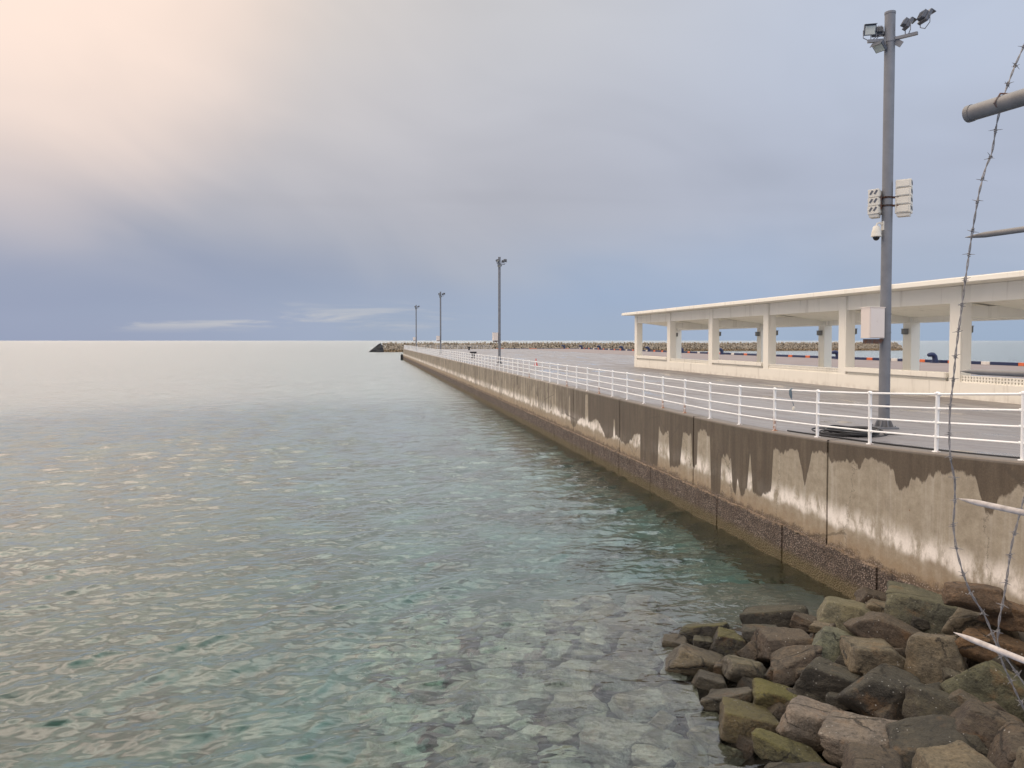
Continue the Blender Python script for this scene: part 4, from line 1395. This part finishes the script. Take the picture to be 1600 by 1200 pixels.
def build_rocks():
    for i, (cx, cy_, wd, ht, col, moss, roll, lab) in enumerate(ROCKS):
        px, py = 1000 + cx / 2.6667, 880 + cy_ / 2.6667
        c = bank_pt(px, py)
        dist = c.y
        Wm = wd / 2.6667 * dist / F * 1.2
        Hm = ht / 2.6667 * dist / F * 1.3
        dep = math.atan2(EYE - c.z, dist)
        D = 0.92 * Wm if wd < 2.2 * ht else 0.6 * Wm
        hz = max((Hm - D * math.sin(dep)) / math.cos(dep), 0.42 * Wm, 0.2)
        hz = min(hz, 1.25 * Wm)
        # keep the stone behind its visible top: sink part of it in the bank
        top_shift = Vector((0, 0.02, -0.05 * hz))
        tc = (c - P0).dot(N)
        lim = -(0.42 * Wm + 0.12)
        if tc > lim:
            e = Vector((0, 0, EYE))
            te = (e - P0).dot(N)
            kk = (lim - te) / (tc - te)
            c = e + (c - e) * kk
            Wm, D, hz = Wm * kk, D * kk, hz * kk
            c = c + Vector((0, 0, 0.02))
        yaw = math.atan2(-c.x, c.y)
        rot = Euler((R(-4), R(roll), yaw + R(((i * 37) % 21) - 10)), 'XYZ')
        rock('boulder', c + top_shift, (Wm, D, hz), rot, i + 1, col, moss, lab, 'boulders of the shore')
    rng = random.Random(9)
    # stones outside the picture's right and bottom edge, so the pile does not stop at the frame
    ex = [(1640, 1010), (1660, 1110), (1700, 960), (1620, 1195), (1720, 1060), (1500, 1235), (1380, 1240), (1250, 1245), (1660, 1240), (1790, 1150)]
    for k, (px, py) in enumerate(ex):
        c = bank_pt(px, py)
        rock('boulder', c, (1.0, 0.9, 0.75), (0, 0, rng.uniform(0, 3)), 100 + k, (BRN, DRK, TAN_)[k % 3], 0.1,
             'boulder of the shore pile cut off by the edge of the picture', 'boulders cut by the picture edge')
    for k in range(30):
        cx, cy_ = rng.uniform(420, 1600), rng.uniform(260, 860)
        if cy_ < 330 and cx < 700:
            continue
        c = bank_pt(1000 + cx / 2.6667, 880 + cy_ / 2.6667)
        sz = rng.uniform(0.28, 0.5)
        if (c - P0).dot(N) > -0.5:
            continue
        rock('small_stone', c + Vector((0, 0, -0.16)), (sz * 1.2, sz, sz * 0.9), (rng.uniform(-.4, .4), rng.uniform(-.4, .4), rng.uniform(0, 3)), 300 + k % 12,
             rng.choice([BRN, DRK, DRK, GRY]), 0.1, 'small dark stone wedged low in a gap between the boulders', 'stones filling the gaps')
    # drowned stones
    k = 0
    placed = []
    tries = 0
    while k < 130 and tries < 9000:
        tries += 1
        px, py = rng.triangular(560, 1180, 1120), rng.uniform(945, 1290)
        p = at_z(px, py, -0.25)
        if p.x > 3.0:
            continue
        zb = float(bank_z(np.array(p.x), np.array(p.y)))
        if zb < -2.6 and rng.random() < 0.5:
            continue
        sz = rng.uniform(0.55, 1.15)
        if any((p.x - a) ** 2 + (p.y - b) ** 2 < (0.37 * (sz + s2)) ** 2 for a, b, s2 in placed):
            continue
        placed.append((p.x, p.y, sz))
        z = max(zb, -2.75)
        h = sz * rng.uniform(0.5, 0.75)
        zc_ = min(z + 0.05, -h / 2 - 0.04)
        col = rng.choice([(0.33, 0.37, 0.31), (0.29, 0.33, 0.275), (0.37, 0.40, 0.335), (0.24, 0.255, 0.21)])
        rock('sunken_boulder', (p.x, p.y, zc_), (sz * 1.1, sz * rng.uniform(0.7, 1.0), h), (rng.uniform(-.15, .15), rng.uniform(-.15, .15), rng.uniform(0, 3)),
             200 + (k % 24), col, 0.25, 'pale drowned boulder seen through the shallow water', 'boulders under water')
        k += 1
build_rocks()

# ------------------------------------------------------------------ breakwater in the distance
def build_breakwater():
    A = Vector((598 - 800, F, 0)).normalized()
    pa = at_z(599, 550.0, 0)
    pb = at_z(1412, 547.5, 0)
    root = empty('breakwater', pa, 'long low breakwater of pale armour stones on the far side of the harbour', 'breakwater')
    ax = (pb - pa); L = ax.length; ax.normalize()
    nn = Vector((-ax.y, ax.x, 0))
    mb = MB()
    f = lambda s, t, z: pa + ax * s + nn * t + Vector((0, 0, z))
    mb.add([f(0, 1, -2), f(L, 1, -2), f(L - 4, 6, 4.1), f(3, 6, 4.1), f(L - 4, 14, 4.1), f(3, 14, 4.1), f(L, 22, -2), f(0, 22, -2)],
           [(0, 1, 2, 3), (3, 2, 4, 5), (5, 4, 6, 7), (1, 6, 4, 2), (7, 0, 3, 5)])
    mb.build('core', M['armour'], root)
    rng = random.Random(4)
    shapes = [rock_shape(s, 2, 8, 30.0) for s in range(500, 508)]
    mb = MB()
    n_row = 9
    for r_ in range(n_row):
        s = rng.uniform(0, 1.5)
        while s < L:
            p, fs = shapes[rng.randrange(8)]
            sz = rng.uniform(0.55, 0.95)
            h = -0.3 + 4.3 * r_ / (n_row - 1)
            q = f(s, 0.6 + h * 0.95 + rng.uniform(-.3, .3), h + rng.uniform(-.14, .14))
            m3 = Euler((rng.uniform(0, 3), rng.uniform(0, 3), rng.uniform(0, 3))).to_matrix()
            mb.add([q + m3 @ Vector((x[0] * sz, x[1] * sz * .8, x[2] * sz * .7)) for x in p], fs)
            s += rng.uniform(1.0, 1.8)
    o = mb.build('armour_stone', M['armour'], root)
    tag(o, kind='stuff')
    # dark mound at its head
    c = at_z(586.5, 550, 0)
    p, fs = rock_shape(611, 5, 14, 18.0, 0.12)
    vs = []
    for x in p:
        u = (x[0] + 1) / 2
        prof = min(1.0, 0.12 + 1.25 * u ** 1.25)
        vs.append(c + Vector((x[0] * 4.2, x[1] * 5 + 4, 0.0)) + Vector((0, 0, (x[2] + 1) / 2 * 5.0 * prof - 0.4)))
    mb = MB()
    mb.add(vs, fs)
    o = mb.build('rock_mound', mat_plain('black_rock', (0.018, 0.019, 0.022), 0.7, 0, 0.5, 1.0), None, smooth=True)
    tag(o, 'black rock mound at the seaward tip of the breakwater', 'rock mound')
    # breakers on the reef, far out
    mb = MB()
    rng = random.Random(8)
    for k in range(26):
        px = rng.uniform(-40, 1640)
        Y = rng.uniform(2300, 4200)
        x = (px - 800) / F * Y
        wd, ht = rng.uniform(8, 40), rng.uniform(0.4, 1.3)
        n = 6
        vs = []
        for i in range(n + 1):
            u = i / n
            hh = ht * math.sin(math.pi * u) * rng.uniform(0.5, 1)
            for yy, zz in ((-2.5, 0), (0, hh), (3.5, 0)):
                vs.append((x + (u - .5) * wd, Y + yy, zz + 0.05))
        fs = []
        for i in range(n):
            fs += [(i * 3, (i + 1) * 3, (i + 1) * 3 + 1, i * 3 + 1), (i * 3 + 1, (i + 1) * 3 + 1, (i + 1) * 3 + 2, i * 3 + 2)]
        mb.add(vs, fs)
    o = mb.build('surf', M['foam'], None, smooth=True)
    tag(o, kind='stuff')
build_breakwater()

# ------------------------------------------------------------------ fence spikes and barbed wire close to the viewer
def build_fence():
    YT = 2.4
    d_ = Vector((0.375, -1.0, 0)).normalized()
    tip = lambda px, py: at_depth(px, py, YT)
    post_b = tip(1500, 580) + d_ * 1.0
    gz = 4.05
    root = empty('spiked_fence', (post_b.x, post_b.y, gz), 'security fence end with a thick pipe and four pointed bars reaching over the shore', 'fence')
    mb = MB()
    mb.tube([(post_b.x, post_b.y, gz - 0.3), (post_b.x, post_b.y, 6.75)], 0.05, 16)
    mb.build('post', M['pipe'], root, smooth=True)
    a = tip(1514, 178)
    mb = MB()
    mb.tube([a, a + d_ * 1.05], 0.0245, 24)
    pipe = mb.build('pipe', M['pipe'], root, smooth=True)
    mb = MB()
    mb.tube([a - d_ * 0.003, a + d_ * 0.012], 0.0262, 24)
    mb.build('end_cap', M['pipe'], pipe)
    mb = MB()
    h = a + d_ * 0.115
    mb.tube([h + Vector((-0.02, 0.0, -0.012)), h + Vector((-0.03, 0, 0.0)), h + Vector((-0.012, 0, 0.028)), h + Vector((0.012, 0, 0.027))], 0.003, 6)
    mb.build('hook', M['rust'], pipe)
    for k, (px, py) in enumerate([(1508, 371), (1500, 580), (1497, 779), (1490, 988)]):
        p = tip(px, py)
        mb = MB()
        mb.tube([p, p + d_ * 0.03, p + d_ * 0.065, p + d_ * 1.03], [0.0008, 0.0055, 0.0088, 0.0098], 14)
        o = mb.build('spike', M['spike'] if k > 1 else M['pipe'], root, smooth=True)
    return root
FENCE = build_fence()

def barbed(pts, y, label, seed):
    rng = random.Random(seed)
    P = [at_depth(px, py, y + 0.012 * math.sin(i * 1.3)) for i, (px, py) in enumerate(pts)]
    # resample
    out = [P[0]]
    step = 0.006
    for a, b in zip(P[:-1], P[1:]):
        n = max(1, int((b - a).length / step))
        for i in range(1, n + 1):
            out.append(a.lerp(b, i / n))
    # soften the corners
    for _ in range(6):
        out = [out[0]] + [(out[i - 1] + out[i] * 2 + out[i + 1]) / 4 for i in range(1, len(out) - 1)] + [out[-1]]
    mb = MB()
    s1, s2 = [], []
    for i, p in enumerate(out):
        ph = i * 0.42
        o_ = Vector((math.cos(ph), math.sin(ph), 0)) * 0.0019
        s1.append(p + o_); s2.append(p - o_)
    mb.tube(s1, 0.0016, 5)
    mb.tube(s2, 0.0016, 5)
    barbs = []
    i = 6
    while i < len(out) - 4:
        p = out[i]
        barb = MB()
        barbs.append(barb)
        ax = (out[min(i + 3, len(out) - 1)] - out[max(i - 3, 0)]).normalized()
        o1 = ax.orthogonal().normalized()
        o1 = Matrix.Rotation(rng.uniform(0, 6.28), 3, ax) @ o1
        o2 = ax.cross(o1)
        # the wrap and its four points
        wr = [p + ax * (k * 0.0011 - 0.006) + (o1 * math.cos(k * 1.2) + o2 * math.sin(k * 1.2)) * 0.0042 for k in range(12)]
        barb.tube(wr, 0.0014, 5)
        for q, dd in ((o1, 0.004), (-o1, 0.003), (o2, -0.004), (-o2, -0.003)):
            e = q + ax * rng.uniform(-0.35, 0.35)
            barb.tube([p + ax * dd + q * 0.003, p + ax * dd + e.normalized() * rng.uniform(0.012, 0.02)], [0.0014, 0.0005], 5)
        i += int(rng.uniform(0.068, 0.085) / step)
    root = empty('barbed_wire', out[0], label, 'barbed wire', 'barbed wire of the fence')
    mb.build('strand', M['wire'], root, smooth=True)
    for barb in barbs:
        barb.build('barb', M['wire'], root, smooth=True)
barbed([(1612, 52), (1597, 78), (1585, 105), (1570, 145), (1564, 165), (1557, 195), (1550, 240), (1540, 262), (1530, 300), (1523, 340), (1518, 370),
        (1513, 405), (1508, 440), (1500, 500), (1494, 545), (1490, 590), (1484, 640), (1483, 690), (1485, 718), (1492, 750), (1492, 785), (1489, 820), (1494, 858),
        (1504, 894), (1517, 928), (1538, 960), (1551, 991), (1568, 1040), (1589, 1085), (1602, 1112), (1620, 1140)], 2.36,
       'long barbed wire strand hanging over the pipe and down past all the spikes', 1)
barbed([(1615, 740), (1600, 778), (1581, 849), (1569, 931), (1561, 969), (1558, 1006), (1574, 1031), (1589, 1052), (1602, 1071), (1622, 1092)], 2.30,
       'short barbed wire strand low at the right edge in front of the rocks', 2)
